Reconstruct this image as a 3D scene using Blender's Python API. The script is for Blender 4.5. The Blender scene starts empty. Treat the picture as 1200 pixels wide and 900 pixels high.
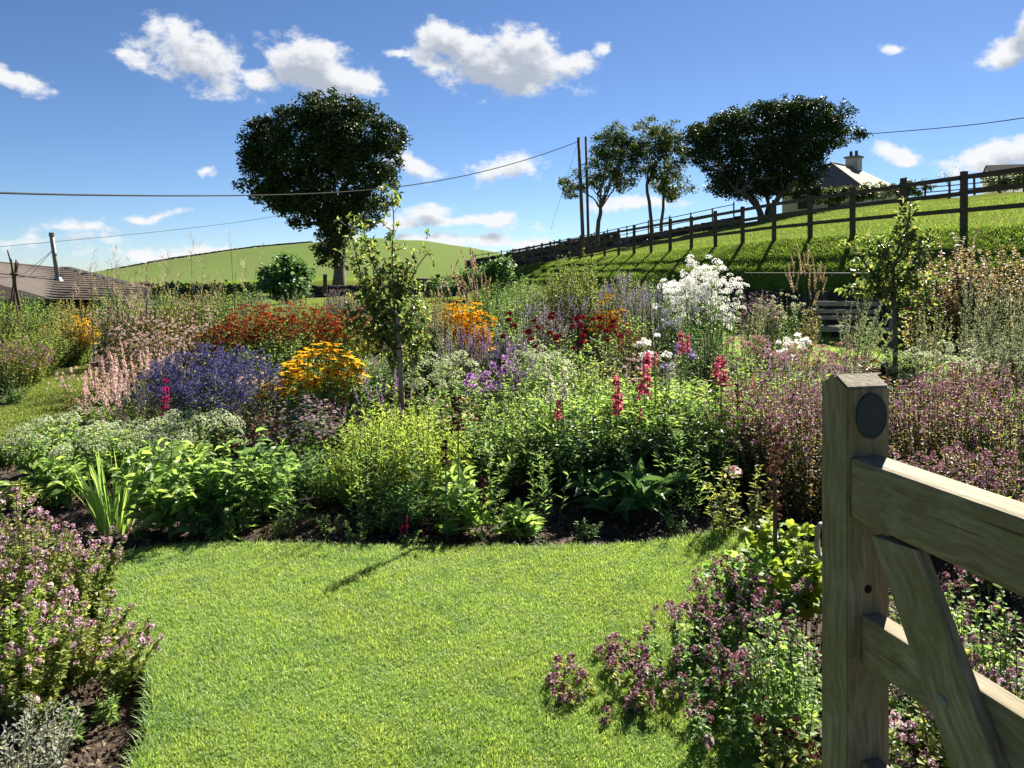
import bpy, bmesh, math, random
import numpy as np
from mathutils import Matrix, Vector

SC = bpy.context.scene
C = SC.collection
R = math.radians

# ------------------------------------------------------------------ camera
EYE, HOR, F = 1.55, 318.0, 900.0          # eye height, horizon row and focal length of the 1200x900 photograph
cam = bpy.data.cameras.new('camera'); camo = bpy.data.objects.new('camera', cam); C.objects.link(camo)
camo.location = (0, 0, EYE); camo.rotation_euler = (R(90), 0, 0)
cam.sensor_width = 36; cam.lens = 36 * F / 1200
cam.shift_y = (HOR - 450) / 1200
cam.clip_start = 0.05; cam.clip_end = 6000
SC.camera = camo
SC.view_settings.view_transform = 'Standard'; SC.view_settings.look = 'None'
SC.view_settings.gamma = 1; SC.view_settings.use_curve_mapping = False
SC.view_settings.exposure = 2.0
SC.cycles.max_bounces = 8; SC.cycles.diffuse_bounces = 6; SC.cycles.glossy_bounces = 2
SC.cycles.transmission_bounces = 4; SC.cycles.transparent_max_bounces = 4

# ------------------------------------------------------------------ sun and sky
SUN_AZ, SUN_EL = R(31), R(36.5)             # azimuth clockwise from +Y
sun = bpy.data.lights.new('sun', 'SUN'); suno = bpy.data.objects.new('sun', sun); C.objects.link(suno)
sun.energy = 5.0; sun.angle = R(0.55); sun.color = (1.0, 0.93, 0.80)
sd = Vector((math.sin(SUN_AZ) * math.cos(SUN_EL), math.cos(SUN_AZ) * math.cos(SUN_EL), math.sin(SUN_EL)))
suno.rotation_euler = sd.to_track_quat('Z', 'Y').to_euler()
suno.location = (20, 30, 40)

W = bpy.data.worlds.new('World'); SC.world = W; W.use_nodes = True
nt = W.node_tree; nt.nodes.clear(); N = nt.nodes.new; L = nt.links.new
def wmath(op, a, b=None, c=None, clamp=False):
    n = N('ShaderNodeMath'); n.operation = op; n.use_clamp = clamp
    for i, v in enumerate((a, b, c)):
        if v is None: continue
        if isinstance(v, (int, float)): n.inputs[i].default_value = v
        else: L(v, n.inputs[i])
    return n.outputs[0]
tc = N('ShaderNodeTexCoord')
sky = N('ShaderNodeTexSky'); sky.sky_type = 'NISHITA'; sky.sun_disc = False
sky.sun_elevation = SUN_EL; sky.sun_rotation = SUN_AZ
sky.altitude = 50; sky.air_density = 0.7; sky.dust_density = 0.05; sky.ozone_density = 2.2
bgs = N('ShaderNodeBackground'); bgs.inputs[1].default_value = 0.05
hs = N('ShaderNodeHueSaturation'); hs.inputs['Saturation'].default_value = 1.05; hs.inputs['Value'].default_value = 1.0
L(sky.outputs[0], hs.inputs['Color']); tint = N('ShaderNodeMix'); tint.data_type = 'RGBA'; tint.blend_type = 'MULTIPLY'; tint.inputs[0].default_value = 1
L(hs.outputs[0], tint.inputs[6]); tint.inputs[7].default_value = (.465, .52, .60, 1); L(tint.outputs[2], bgs.inputs[0])
sep = N('ShaderNodeSeparateXYZ'); L(tc.outputs['Generated'], sep.inputs[0])
az = wmath('ARCTAN2', sep.outputs[0], sep.outputs[1]); el = wmath('ARCSINE', sep.outputs[2])
def wnoise(scale, detail, rough, vec=None):
    n = N('ShaderNodeTexNoise'); n.inputs['Scale'].default_value = scale; n.inputs['Detail'].default_value = detail
    n.inputs['Roughness'].default_value = rough; L(vec or tc.outputs['Generated'], n.inputs['Vector']); return n
wn = wnoise(16, 3, 0.5)
cmb = N('ShaderNodeCombineXYZ'); L(az, cmb.inputs[0]); L(el, cmb.inputs[1])
wv = N('ShaderNodeVectorMath'); wv.operation = 'MULTIPLY_ADD'
wsub = N('ShaderNodeVectorMath'); wsub.operation = 'SUBTRACT'; L(wn.outputs['Color'], wsub.inputs[0]); wsub.inputs[1].default_value = (.5, .5, .5)
L(wsub.outputs[0], wv.inputs[0]); wv.inputs[1].default_value = (.055, .034, 0); L(cmb.outputs[0], wv.inputs[2])
# cumulus: azimuth/elevation centre, half axes (radians), tilt, weight
CLOUDS = [(15,92,50,11,24,1),(232,68,70,30,18,1.15),(212,46,26,24,10,1),(150,64,38,7,8,.8),(300,92,45,12,18,.95),(378,84,66,26,14,1.15),(420,96,36,18,30,1),
 (578,74,100,30,6,1.2),(522,50,42,28,0,1.1),(612,66,46,32,0,1.15),(668,78,26,15,0,.9),(466,63,24,6,0,.7),
 (592,200,44,17,-8,1),(487,191,34,11,10,.9),(505,250,42,15,0,1),(540,263,110,8,0,.85),(470,262,40,6,0,.8),
 (165,254,45,5,-3,.75),(85,267,60,7,-3,.62),(230,297,150,11,-2,.75),(560,284,160,8,0,.75),(40,282,110,9,0,.5),
 (1186,58,42,20,-10,1.15),(1200,38,24,26,0,1.1),(1043,57,20,6,8,.8),(1054,182,24,11,14,.9),(1180,184,58,16,-4,1.15),(246,203,13,6,-8,.8),(706,62,12,6,20,.55),(745,242,60,9,-4,.75),(985,190,14,9,0,.7)]
def cloud_density(shift):
    base = wv.outputs[0]; gen = None
    if shift:
        ad = N('ShaderNodeVectorMath'); ad.operation = 'ADD'; ad.inputs[1].default_value = (.006, shift, 0); L(base, ad.inputs[0]); base = ad.outputs[0]
    mask = None
    for px, py, rx, ry, ang, wt in CLOUDS:
        u, v = (px - 600) / F, (HOR - py) / F
        a_, e_ = math.atan2(u, 1), math.atan2(v, math.hypot(u, 1)); k = math.cos(a_)
        mp = N('ShaderNodeMapping'); mp.vector_type = 'TEXTURE'
        mp.inputs['Location'].default_value = (a_, e_, 0); mp.inputs['Rotation'].default_value = (0, 0, R(-ang))
        mp.inputs['Scale'].default_value = (rx / F * k * 1.2, ry / F * k * 1.35, 1); L(base, mp.inputs['Vector'])
        ln = N('ShaderNodeVectorMath'); ln.operation = 'LENGTH'; L(mp.outputs[0], ln.inputs[0])
        val = wmath('MULTIPLY_ADD', ln.outputs['Value'], -wt, wt); mask = val if mask is None else wmath('MAXIMUM', mask, val)
    stv = N('ShaderNodeVectorMath'); stv.operation = 'MULTIPLY_ADD'; L(tc.outputs['Generated'], stv.inputs[0]); stv.inputs[1].default_value = (1, 1, 1.5); stv.inputs[2].default_value = (.006 if shift else 0, 0, shift * 1.5)
    fb = wnoise(24, 13, 0.64, stv.outputs[0])
    return wmath('ADD', wmath('MULTIPLY_ADD', fb.outputs['Fac'], 2.3, -1.15), mask)
dens = cloud_density(0)
sm = N('ShaderNodeMapRange'); sm.interpolation_type = 'SMOOTHSTEP'; L(dens, sm.inputs['Value'])
sm.inputs['From Min'].default_value = 0.06; sm.inputs['From Max'].default_value = 0.62
core = N('ShaderNodeMapRange'); core.interpolation_type = 'SMOOTHSTEP'; L(cloud_density(.017), core.inputs['Value'])
core.inputs['From Min'].default_value = 0.15; core.inputs['From Max'].default_value = 1.0
shade = core.outputs[0]
ccol = N('ShaderNodeMix'); ccol.data_type = 'RGBA'
ccol.inputs[6].default_value = (.80, .81, .82, 1); ccol.inputs[7].default_value = (.40, .44, .51, 1); L(shade, ccol.inputs[0])
bgc = N('ShaderNodeBackground'); L(ccol.outputs[2], bgc.inputs[0]); bgc.inputs[1].default_value = 0.30
mx = N('ShaderNodeMixShader'); L(wmath('MULTIPLY', sm.outputs[0], .96), mx.inputs[0]); L(bgs.outputs[0], mx.inputs[1]); L(bgc.outputs[0], mx.inputs[2])
wo = N('ShaderNodeOutputWorld'); L(mx.outputs[0], wo.inputs[0])

# ------------------------------------------------------------------ helpers
def unit(a): return a / np.maximum(np.linalg.norm(a, axis=-1, keepdims=True), 1e-9)
def link(name, data, parent=None):
    o = bpy.data.objects.new(name, data); C.objects.link(o)
    if parent: o.parent = parent
    return o
def tag(o, label, cat, group=None, kind=None):
    if label: o['label'] = label
    if cat: o['category'] = cat
    if group: o['group'] = group
    if kind: o['kind'] = kind
    return o
def thing(name, label, cat, loc, group=None, rz=0):
    o = link(name, None); o.location = loc; o.rotation_euler = (0, 0, rz); o.empty_display_size = .1
    return tag(o, label, cat, group)

class MB:
    """collects vertices and faces, builds them as ONE mesh object"""
    def __init__(s): s.v = []; s.f = []; s.n = 0
    def raw(s, v, faces, mat=0):
        v = np.asarray(v, float).reshape(-1, 3); f = np.asarray(faces, np.int64)
        s.v.append(v); s.f.append((f + s.n, mat)); s.n += len(v)
    def inst(s, tpl, P, D, Nn, S):
        tv, fl = tpl; P = np.asarray(P, float).reshape(-1, 3); n = len(P)
        if n == 0: return
        y = unit(np.broadcast_to(np.asarray(D, float), (n, 3))); Nn = np.broadcast_to(np.asarray(Nn, float), (n, 3))
        x = np.cross(y, Nn); bad = np.linalg.norm(x, axis=1) < 1e-4
        if bad.any(): x = x.copy(); x[bad] = np.cross(y[bad], [0.3, 0.9, 0.31])
        x = unit(x); z = np.cross(x, y)
        S = np.asarray(S, float)
        if S.ndim == 0: S = np.full(n, float(S))
        if S.ndim == 1: S = np.repeat(S[:, None], 3, 1)
        t = tv[None] * S[:, None, :]
        V = P[:, None] + t[..., 0:1] * x[:, None] + t[..., 1:2] * y[:, None] + t[..., 2:3] * z[:, None]
        k = len(tv); off = (np.arange(n) * k)[:, None, None] + s.n
        for fa, m in fl: s.f.append(((fa[None] + off).reshape(-1, fa.shape[1]), m))
        s.v.append(V.reshape(-1, 3)); s.n += n * k
    def tube(s, pts, rad, sides=6, mat=0, cap=True):
        pts = np.asarray(pts, float); m = len(pts); rad = np.broadcast_to(np.asarray(rad, float), (m,))
        T = np.gradient(pts, axis=0); T = unit(T)
        ref = np.array([0.13, 0.21, 0.97]) if abs(T[:, 2]).mean() < .8 else np.array([0.97, 0.2, 0.1])
        x = unit(np.cross(T, ref)); y = np.cross(T, x)
        a = np.linspace(0, 2 * np.pi, sides, endpoint=False)
        V = pts[:, None] + rad[:, None, None] * (np.cos(a)[None, :, None] * x[:, None] + np.sin(a)[None, :, None] * y[:, None])
        i = np.arange(m - 1)[:, None] * sides; j = np.arange(sides)[None]; j2 = (j + 1) % sides
        f = np.stack([i + j, i + j2, i + sides + j2, i + sides + j], -1).reshape(-1, 4)
        V = V.reshape(-1, 3)
        if cap:
            V = np.vstack([V, pts[:1], pts[-1:]]); b = (m - 1) * sides; q = np.arange(sides); q2 = (q + 1) % sides
            t1 = np.stack([q2, q, np.full(sides, m * sides)], -1); t2 = np.stack([b + q, b + q2, np.full(sides, m * sides + 1)], -1)
            s.f.append((np.vstack([t1, t2]) + s.n, mat))
        s.f.append((f + s.n, mat)); s.v.append(V); s.n += len(V)
    def tubes(s, A, r0, r1, sides=3, mat=0):
        """many thin stems at once: A is (n stems, m points, 3)"""
        n, m, _ = A.shape
        T = unit(np.gradient(A, axis=1)); ref = np.broadcast_to(np.array([.97, .2, .1]), T.shape)
        x = unit(np.cross(T, ref)); y = np.cross(T, x)
        a = np.linspace(0, 2 * np.pi, sides, endpoint=False)
        rad = np.linspace(0, 1, m)[None] * (np.asarray(r1) - np.asarray(r0))[..., None] + np.asarray(r0)[..., None]
        rad = np.broadcast_to(rad, (n, m))
        V = A[:, :, None] + rad[..., None, None] * (np.cos(a)[:, None] * x[:, :, None] + np.sin(a)[:, None] * y[:, :, None])
        i = np.arange(m - 1)[:, None] * sides; j = np.arange(sides)[None]; j2 = (j + 1) % sides
        f = np.stack([i + j, i + j2, i + sides + j2, i + sides + j], -1).reshape(-1, 4)
        f = (f[None] + (np.arange(n) * m * sides)[:, None, None]).reshape(-1, 4)
        s.f.append((f + s.n, mat)); s.v.append(V.reshape(-1, 3)); s.n += n * m * sides
    def box(s, c, d, rz=0, mat=0):
        v = np.array([[x, y, z] for x in (-.5, .5) for y in (-.5, .5) for z in (-.5, .5)]) * np.asarray(d, float)
        cs, sn = math.cos(rz), math.sin(rz); v = np.c_[v[:, 0] * cs - v[:, 1] * sn, v[:, 0] * sn + v[:, 1] * cs, v[:, 2]] + np.asarray(c, float)
        s.raw(v, [[0, 1, 3, 2], [4, 6, 7, 5], [0, 4, 5, 1], [2, 3, 7, 6], [0, 2, 6, 4], [1, 5, 7, 3]], mat)
    def mesh(s, name, mats, smooth=False):
        me = bpy.data.meshes.new(name)
        V = np.vstack(s.v); lens = np.concatenate([np.full(len(f), f.shape[1]) for f, _ in s.f])
        loops = np.concatenate([f.ravel() for f, _ in s.f]); mi = np.concatenate([np.full(len(f), m) for f, m in s.f])
        me.vertices.add(len(V)); me.vertices.foreach_set('co', V.astype(np.float32).ravel())
        me.loops.add(len(loops)); me.loops.foreach_set('vertex_index', loops.astype(np.int32))
        me.polygons.add(len(lens)); st = np.concatenate([[0], np.cumsum(lens)[:-1]])
        me.polygons.foreach_set('loop_start', st.astype(np.int32))
        for m in (mats if isinstance(mats, (list, tuple)) else [mats]): me.materials.append(m)
        me.polygons.foreach_set('material_index', mi.astype(np.int32))
        me.polygons.foreach_set('use_smooth', np.full(len(lens), bool(smooth)))
        me.update(calc_edges=True); return me
    def build(s, name, mats, parent=None, smooth=False, loc=None):
        o = link(name, s.mesh(name, mats, smooth), parent)
        if loc is not None: o.location = loc
        return o

def bevel_box(name, dims, mat, parent, loc, rot=(0, 0, 0), bev=.006, seg=2, edit=None):
    """a box with rounded arrises; local X is the length so the grain follows it"""
    bm = bmesh.new(); bmesh.ops.create_cube(bm, size=1)
    for v in bm.verts: v.co = Vector((v.co.x * dims[0], v.co.y * dims[1], v.co.z * dims[2]))
    if edit: edit(bm)
    bmesh.ops.bevel(bm, geom=list(bm.edges), offset=bev, segments=seg, affect='EDGES', profile=.6)
    me = bpy.data.meshes.new(name); bm.to_mesh(me); bm.free(); me.materials.append(mat)
    for p in me.polygons: p.use_smooth = False
    o = link(name, me, parent); o.location = loc; o.rotation_euler = rot; return o

# ------------------------------------------------------------------ materials
def newmat(name):
    m = bpy.data.materials.new(name); m.use_nodes = True; t = m.node_tree; t.nodes.clear()
    o = t.nodes.new('ShaderNodeOutputMaterial'); return m, t, o
def ramp(t, fac, cols, pos=None):
    r = t.nodes.new('ShaderNodeValToRGB'); t.links.new(fac, r.inputs[0]); e = r.color_ramp.elements
    n = len(cols); pos = pos or [i / max(1, n - 1) for i in range(n)]
    while len(e) < n: e.new(.5)
    for i, c in enumerate(cols): e[i].position = pos[i]; e[i].color = (*c, 1)
    return r.outputs[0]
def leafmat(name, cols, trans=.5, gain=1.9, rough=.5, spec=.24, warm=1.0, drift=None):
    """blade or petal: island to island colour change, gloss on top, light coming through"""
    m, t, o = newmat(name); n = t.nodes.new; l = t.links.new
    g = n('ShaderNodeNewGeometry'); col = ramp(t, g.outputs['Random Per Island'], cols)
    if drift:
        for sc_, lo, hi, dc in drift:
            nz = n('ShaderNodeTexNoise'); nz.inputs['Scale'].default_value = sc_; nz.inputs['Detail'].default_value = 4; l(g.outputs['Position'], nz.inputs['Vector'])
            mr = n('ShaderNodeMapRange'); l(nz.outputs['Fac'], mr.inputs[0]); mr.inputs[1].default_value = lo; mr.inputs[2].default_value = hi
            mi = n('ShaderNodeMix'); mi.data_type = 'RGBA'; mi.blend_type = 'MULTIPLY'; l(mr.outputs[0], mi.inputs[0]); l(col, mi.inputs[6]); mi.inputs[7].default_value = (*dc, 1); col = mi.outputs[2]
    p = n('ShaderNodeBsdfPrincipled'); l(col, p.inputs['Base Color']); p.inputs['Roughness'].default_value = rough
    p.inputs['Specular IOR Level'].default_value = spec
    tr = n('ShaderNodeBsdfTranslucent'); mu = n('ShaderNodeMix'); mu.data_type = 'RGBA'; mu.blend_type = 'MULTIPLY'; mu.inputs[0].default_value = 1
    l(col, mu.inputs[6]); mu.inputs[7].default_value = (gain * 1.1 * warm, gain, gain * .68 / warm, 1); l(mu.outputs[2], tr.inputs[0])
    mx = n('ShaderNodeMixShader'); mx.inputs[0].default_value = trans; l(p.outputs[0], mx.inputs[1]); l(tr.outputs[0], mx.inputs[2]); l(mx.outputs[0], o.inputs[0])
    return m
def petal(name, cols, trans=.4, gain=1.25):
    m, t, o = newmat(name); n = t.nodes.new; l = t.links.new
    g = n('ShaderNodeNewGeometry'); col = ramp(t, g.outputs['Random Per Island'], cols)
    p = n('ShaderNodeBsdfDiffuse'); l(col, p.inputs[0])
    tr = n('ShaderNodeBsdfTranslucent'); mu = n('ShaderNodeMix'); mu.data_type = 'RGBA'; mu.blend_type = 'MULTIPLY'; mu.inputs[0].default_value = 1
    l(col, mu.inputs[6]); mu.inputs[7].default_value = (gain, gain, gain, 1); l(mu.outputs[2], tr.inputs[0])
    mx = n('ShaderNodeMixShader'); mx.inputs[0].default_value = trans; l(p.outputs[0], mx.inputs[1]); l(tr.outputs[0], mx.inputs[2]); l(mx.outputs[0], o.inputs[0])
    return m
def noisemat(name, cols, scale=5, detail=6, rough=.9, stretch=(1, 1, 1), bump=0., bscale=None, pos=None, spec=.2, coord='Object', nrough=.6, second=None):
    m, t, o = newmat(name); n = t.nodes.new; l = t.links.new
    tcn = n('ShaderNodeTexCoord'); mp = n('ShaderNodeMapping'); mp.inputs['Scale'].default_value = stretch; l(tcn.outputs[coord], mp.inputs[0])
    nz = n('ShaderNodeTexNoise'); nz.inputs['Scale'].default_value = scale; nz.inputs['Detail'].default_value = detail; nz.inputs['Roughness'].default_value = nrough
    l(mp.outputs[0], nz.inputs['Vector']); col = ramp(t, nz.outputs['Fac'], cols, pos)
    if second:                              # (scale, colour, threshold) larger patches
        n2 = n('ShaderNodeTexNoise'); n2.inputs['Scale'].default_value = second[0]; n2.inputs['Detail'].default_value = 4; l(tcn.outputs[coord], n2.inputs['Vector'])
        r2 = n('ShaderNodeMapRange'); l(n2.outputs['Fac'], r2.inputs[0]); r2.inputs[1].default_value = second[2] - .1; r2.inputs[2].default_value = second[2] + .12
        mi = n('ShaderNodeMix'); mi.data_type = 'RGBA'; l(r2.outputs[0], mi.inputs[0]); l(col, mi.inputs[6]); mi.inputs[7].default_value = (*second[1], 1); col = mi.outputs[2]
    p = n('ShaderNodeBsdfPrincipled'); l(col, p.inputs['Base Color']); p.inputs['Roughness'].default_value = rough; p.inputs['Specular IOR Level'].default_value = spec
    if bump:
        nb = nz
        if bscale: nb = n('ShaderNodeTexNoise'); nb.inputs['Scale'].default_value = bscale; nb.inputs['Detail'].default_value = 6; l(mp.outputs[0], nb.inputs['Vector'])
        b = n('ShaderNodeBump'); b.inputs['Strength'].default_value = bump; b.inputs['Distance'].default_value = .03; l(nb.outputs['Fac'], b.inputs['Height']); l(b.outputs[0], p.inputs['Normal'])
    l(p.outputs[0], o.inputs[0]); return m

M = {}
M['mid'] = leafmat('leaf mid green', [(0.057, 0.116, 0.047), (0.114, 0.212, 0.069), (0.194, 0.287, 0.095)])
M['fresh'] = leafmat('leaf fresh green', [(0.079, 0.151, 0.046), (0.144, 0.241, 0.067), (0.208, 0.302, 0.091)])
M['lime'] = leafmat('leaf lime', [(0.144, 0.229, 0.047), (0.230, 0.336, 0.073), (0.316, 0.398, 0.097)], gain=1.5)
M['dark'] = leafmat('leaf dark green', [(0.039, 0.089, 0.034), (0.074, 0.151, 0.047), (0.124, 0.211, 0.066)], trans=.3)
M['olive'] = leafmat('leaf olive', [(0.099, 0.110, 0.048), (0.180, 0.184, 0.070), (0.299, 0.240, 0.096)])
M['grey'] = leafmat('leaf grey green', [(0.125, 0.168, 0.117), (0.204, 0.251, 0.179), (0.296, 0.336, 0.250)], gain=1.2, rough=.6)
M['silver'] = leafmat('leaf silver', [(.17, .20, .17), (.28, .31, .27), (.40, .42, .37)], gain=1.05, rough=.6)
M['russet'] = leafmat('leaf russet', [(.11, .15, .05), (.22, .16, .10), (.13, .17, .06), (.32, .24, .17), (.17, .10, .07)], gain=1.25)
M['yleaf'] = leafmat('leaf pale green', [(0.088, 0.146, 0.039), (0.163, 0.220, 0.058), (0.237, 0.281, 0.091)], gain=1.5)
M['plum'] = leafmat('leaf plum', [(.05, .018, .02), (.08, .03, .03), (.06, .07, .02)])
M['tan'] = leafmat('straw', [(.30, .22, .16), (.44, .35, .27), (.58, .48, .38)], gain=.95, trans=.35)
M['grassp'] = leafmat('grass panicle', [(.16, .12, .12), (.26, .20, .19), (.22, .21, .14)], gain=1.2)
M['pearl'] = leafmat('leaf yellow green', [(0.112, 0.171, 0.046), (0.188, 0.244, 0.065), (0.312, 0.329, 0.111), (0.088, 0.146, 0.039)], gain=1.6)
M['stem'] = leafmat('green stem', [(.06, .085, .03), (.11, .11, .055), (.10, .065, .05)], trans=.15, gain=1.2)
M['lobed'] = leafmat('lobed lime leaf', [(.13, .20, .03), (.19, .27, .04), (.25, .31, .06)], gain=1.5)
M['apple'] = leafmat('apple leaf', [(0.037, 0.076, 0.024), (0.074, 0.130, 0.039), (0.126, 0.174, 0.059), (0.179, 0.184, 0.059)], rough=.3, spec=.55)
M['lawn'] = leafmat('lawn blade', [(0.146, 0.251, 0.052), (0.193, 0.332, 0.067), (0.261, 0.393, 0.092), (0.348, 0.393, 0.144)], trans=.5, gain=1.45, rough=.45, spec=.3, drift=[(1.6, .45, .68, (1.10, 1.0, .95)), (5.5, .5, .72, (.62, .74, .8)), (14, .52, .75, (.6, .68, .7)), (.9, .5, .7, (.82, .9, 1.1))])
M['rough'] = leafmat('rough grass blade', [(0.057, 0.136, 0.018), (0.095, 0.199, 0.024), (0.152, 0.249, 0.042), (0.230, 0.249, 0.084)], trans=.42, gain=1.4, spec=.04, rough=.8)
M['treeleaf'] = leafmat('sycamore leaf', [(0.010, 0.024, 0.007), (0.018, 0.037, 0.009), (0.034, 0.058, 0.014)], trans=.22, gain=1.4, rough=.55, spec=.2)
M['thornleaf'] = leafmat('hawthorn leaf', [(0.015, 0.036, 0.010), (0.028, 0.058, 0.015), (0.053, 0.085, 0.022), (0.070, 0.076, 0.022)], trans=.38, gain=1.6, rough=.55, spec=.2)
M['oregleaf'] = leafmat('oregano leaf', [(.10, .05, .04), (.10, .13, .035), (.20, .23, .06), (.15, .08, .055), (.28, .26, .08)], gain=1.4)
M['pathblade'] = leafmat('worn path blade', [(0.080, 0.128, 0.027), (0.112, 0.170, 0.036), (0.160, 0.204, 0.054), (0.208, 0.204, 0.081)], gain=1.4, spec=.06, rough=.8)
M['white'] = petal('white petal', [(.70, .69, .66), (.80, .79, .76), (.87, .87, .85)], trans=.55, gain=1.0)
M['cream'] = petal('cream petal', [(.55, .54, .36), (.72, .70, .48)], gain=1.0)
M['blush'] = petal('blush petal', [(.44, .24, .21), (.60, .41, .37), (.72, .60, .55)], gain=1.0)
M['palepink'] = petal('pale pink petal', [(.66, .50, .46), (.74, .62, .58), (.45, .2, .2)], gain=1.0)
M['pink'] = petal('pink petal', [(.36, .045, .09), (.52, .09, .16), (.64, .22, .28)], gain=1.1)
M['magenta'] = petal('magenta petal', [(.26, .012, .09), (.42, .025, .16)], gain=1.2)
M['red'] = petal('brick red petal', [(.17, .014, .010), (.27, .03, .014), (.40, .08, .022)], gain=1.15)
M['wine'] = petal('dark wine petal', [(.075, .006, .010), (.14, .010, .016), (.24, .02, .03)], gain=1.2)
M['yellow'] = petal('golden petal', [(.72, .36, .012), (.82, .48, .02), (.85, .56, .06)], gain=1.05)
M['orange'] = petal('amber petal', [(.66, .26, .01), (.76, .36, .015), (.80, .48, .03)], gain=1.05)
M['violet'] = petal('violet blue floret', [(.026, .024, .10), (.05, .046, .17), (.09, .085, .25), (.36, .35, .50)], trans=.25)
M['lilac'] = petal('lilac floret', [(.22, .10, .26), (.36, .20, .40), (.45, .30, .46)])
M['laven'] = petal('lavender floret', [(.12, .08, .20), (.22, .17, .32), (.30, .26, .38)])
M['mauve'] = petal('oregano floret', [(.13, .04, .06), (.26, .12, .16), (.52, .36, .42), (.72, .60, .64)], gain=1.0)
M['mauved'] = petal('dusky oregano floret', [(.10, .03, .045), (.16, .06, .08), (.30, .15, .19), (.55, .42, .46)], gain=1.0)
M['sedum'] = petal('pale sedum bud', [(.26, .34, .15), (.44, .50, .28), (.68, .69, .52)], gain=1.0)
M['sedump'] = petal('dusky pink sedum', [(.20, .11, .10), (.30, .18, .16), (.40, .27, .24)])
M['seedbrown'] = petal('brown seed head', [(.08, .032, .024), (.15, .07, .05), (.26, .15, .11)], trans=.15)
M['seedplum'] = petal('plum seed head', [(.028, .008, .012), (.06, .015, .02), (.10, .03, .03)], trans=.2)
M['eye'] = petal('flower eye', [(.035, .016, .01), (.06, .03, .012)], trans=.05)
M['bark'] = noisemat('bark', [(.045, .035, .028), (.11, .09, .07), (.18, .16, .13)], scale=9, stretch=(1, 1, .25), bump=.7)
M['twig'] = noisemat('twig', [(.06, .04, .028), (.14, .10, .07)], scale=14)
M['stake'] = noisemat('stake', [(.26, .19, .12), (.42, .33, .23)], scale=10, stretch=(1, 1, .12))

# ------------------------------------------------------------------ terrain
def G(px, py, z=0.0):
    d = (EYE - z) * F / (py - HOR); return ((px - 600) / F * d, d)
def P3(px, py, d): return np.array([(px - 600) / F * d, d, EYE - (py - HOR) / F * d])
_px = np.array([-200, 0, 110, 200, 300, 430, 500, 553, 600, 640, 690, 724, 760, 830, 907, 974, 1084, 1200, 1400.])
_B  = np.array([0, 0, 0, 0, .05, .1, .3, .8, 1.98, 2.2, 2.32, 2.4, 2.45, 2.55, 2.63, 2.63, 2.62, 2.6, 2.6])
_WH = np.array([0, 0, 0, 0, 0, 0, .0, .02, .03, .05, .05, .1, .2, .7, 1.0, 1.05, 1.05, 1.05, 1.05])
_yc = np.array([66, 66, 66, 66, 66, 66, 66, 66, 66, 64, 62, 61, 60, 57, 54, 50, 46, 42, 40.])
_zc = np.array([0, 0, .1, .5, .8, .9, 1.1, 1.4, 1.92, 2.4, 3.05, 3.5, 4.0, 4.72, 5.45, 5.72, 5.95, 6.03, 6.1])
_zh = np.array([-3, -2, 1.0, 5.7, 9.6, 12.6, 11.6, 9.3, 7.0, 6, 5, 5, 5, 5, 5, 5, 5, 5, 5.])
_zm = np.array([-.4, -.3, -.2, .2, .6, .9, .8, .6, .6, 1, 1.5, 2, 2.2, 2.6, 3, 3.4, 3.9, 4.2, 4.2])
def terrain(x, y):
    x = np.asarray(x, float); y = np.asarray(y, float)
    px = np.clip(600 + F * x / np.maximum(y, 4.0), -200, 1400); u = (px - 600) / F
    den = np.maximum(.9688 * u + .2477, .20); f = lambda s: (13.9 + s) / den
    B, WH, yc, zc, zh, zm = (np.interp(px, _px, a) for a in (_B, _WH, _yc, _zc, _zh, _zm))
    left = np.clip((600 - px) / 60, 0, 1)
    yf = np.minimum(f(0), yc - 2)
    bp = [(0 * px, 0 * px), (np.minimum(f(np.interp(px, [680, 860], [-4.2, -1.95])), yc - 5), 0 * px), (np.minimum(f(np.interp(px, [680, 860], [-4.15, -1.90])), yc - 4.8), WH), (np.minimum(f(np.interp(px, [680, 860], [-2.2, -1.40])), yc - 3.6), B - np.interp(px, [680, 860], [1.1, .85]) * B / 2.6), (yf, B), (yc, zc), (yc + 30, zm), (0 * px + 250, zh), (0 * px + 330, zh - 5), (0 * px + 2600, 0 * px - 8)]
    z = np.zeros_like(px)
    for (a, za), (b, zb) in zip(bp[:-1], bp[1:]):
        t = np.clip((y - a) / np.maximum(b - a, 1e-3), 0, 1); w = (y >= a) & (y <= b + 1e-6)
        z = np.where(w, za + (zb - za) * t, z)
    z = np.where(y > 2600, -8, z); z = np.where(y < 0, 0, z)
    return z
def TZ(x, y): return float(terrain(np.array([x]), np.array([y]))[0])
def axis(lo, hi, fine, step, grow, end0, end1):
    a = list(np.arange(fine[0], fine[1], step)); s = step
    while a[-1] < end1: s = min(s * grow, 160); a.append(a[-1] + s)
    s = step
    while a[0] > end0: s = min(s * grow, 160); a.insert(0, a[0] - s)
    return np.array(a)
M['meadow'] = noisemat('meadow', [(.06, .10, .018), (.10, .145, .024), (.14, .165, .035)], scale=1.6, detail=9, stretch=(1, 1, 1), bump=.5, bscale=9, second=(.12, (.13, .13, .04), .56), spec=0)
M['hillgrass'] = noisemat('hill pasture', [(.075, .112, .034), (.108, .150, .050)], scale=.05, detail=9, nrough=.68, stretch=(1, 1, 1), bump=.2, bscale=.6, second=(.011, (.10, .128, .045), .5), spec=0)
M['fieldgrass'] = noisemat('field pasture', [(.075, .10, .02), (.105, .125, .03), (.14, .14, .045)], scale=1.1, detail=9, bump=.8, bscale=7, second=(.22, (.085, .115, .024), .52), spec=0)
M['bankgrass'] = noisemat('bank turf', [(.05, .08, .014), (.085, .12, .022)], scale=3, bump=.6, spec=0)
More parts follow.
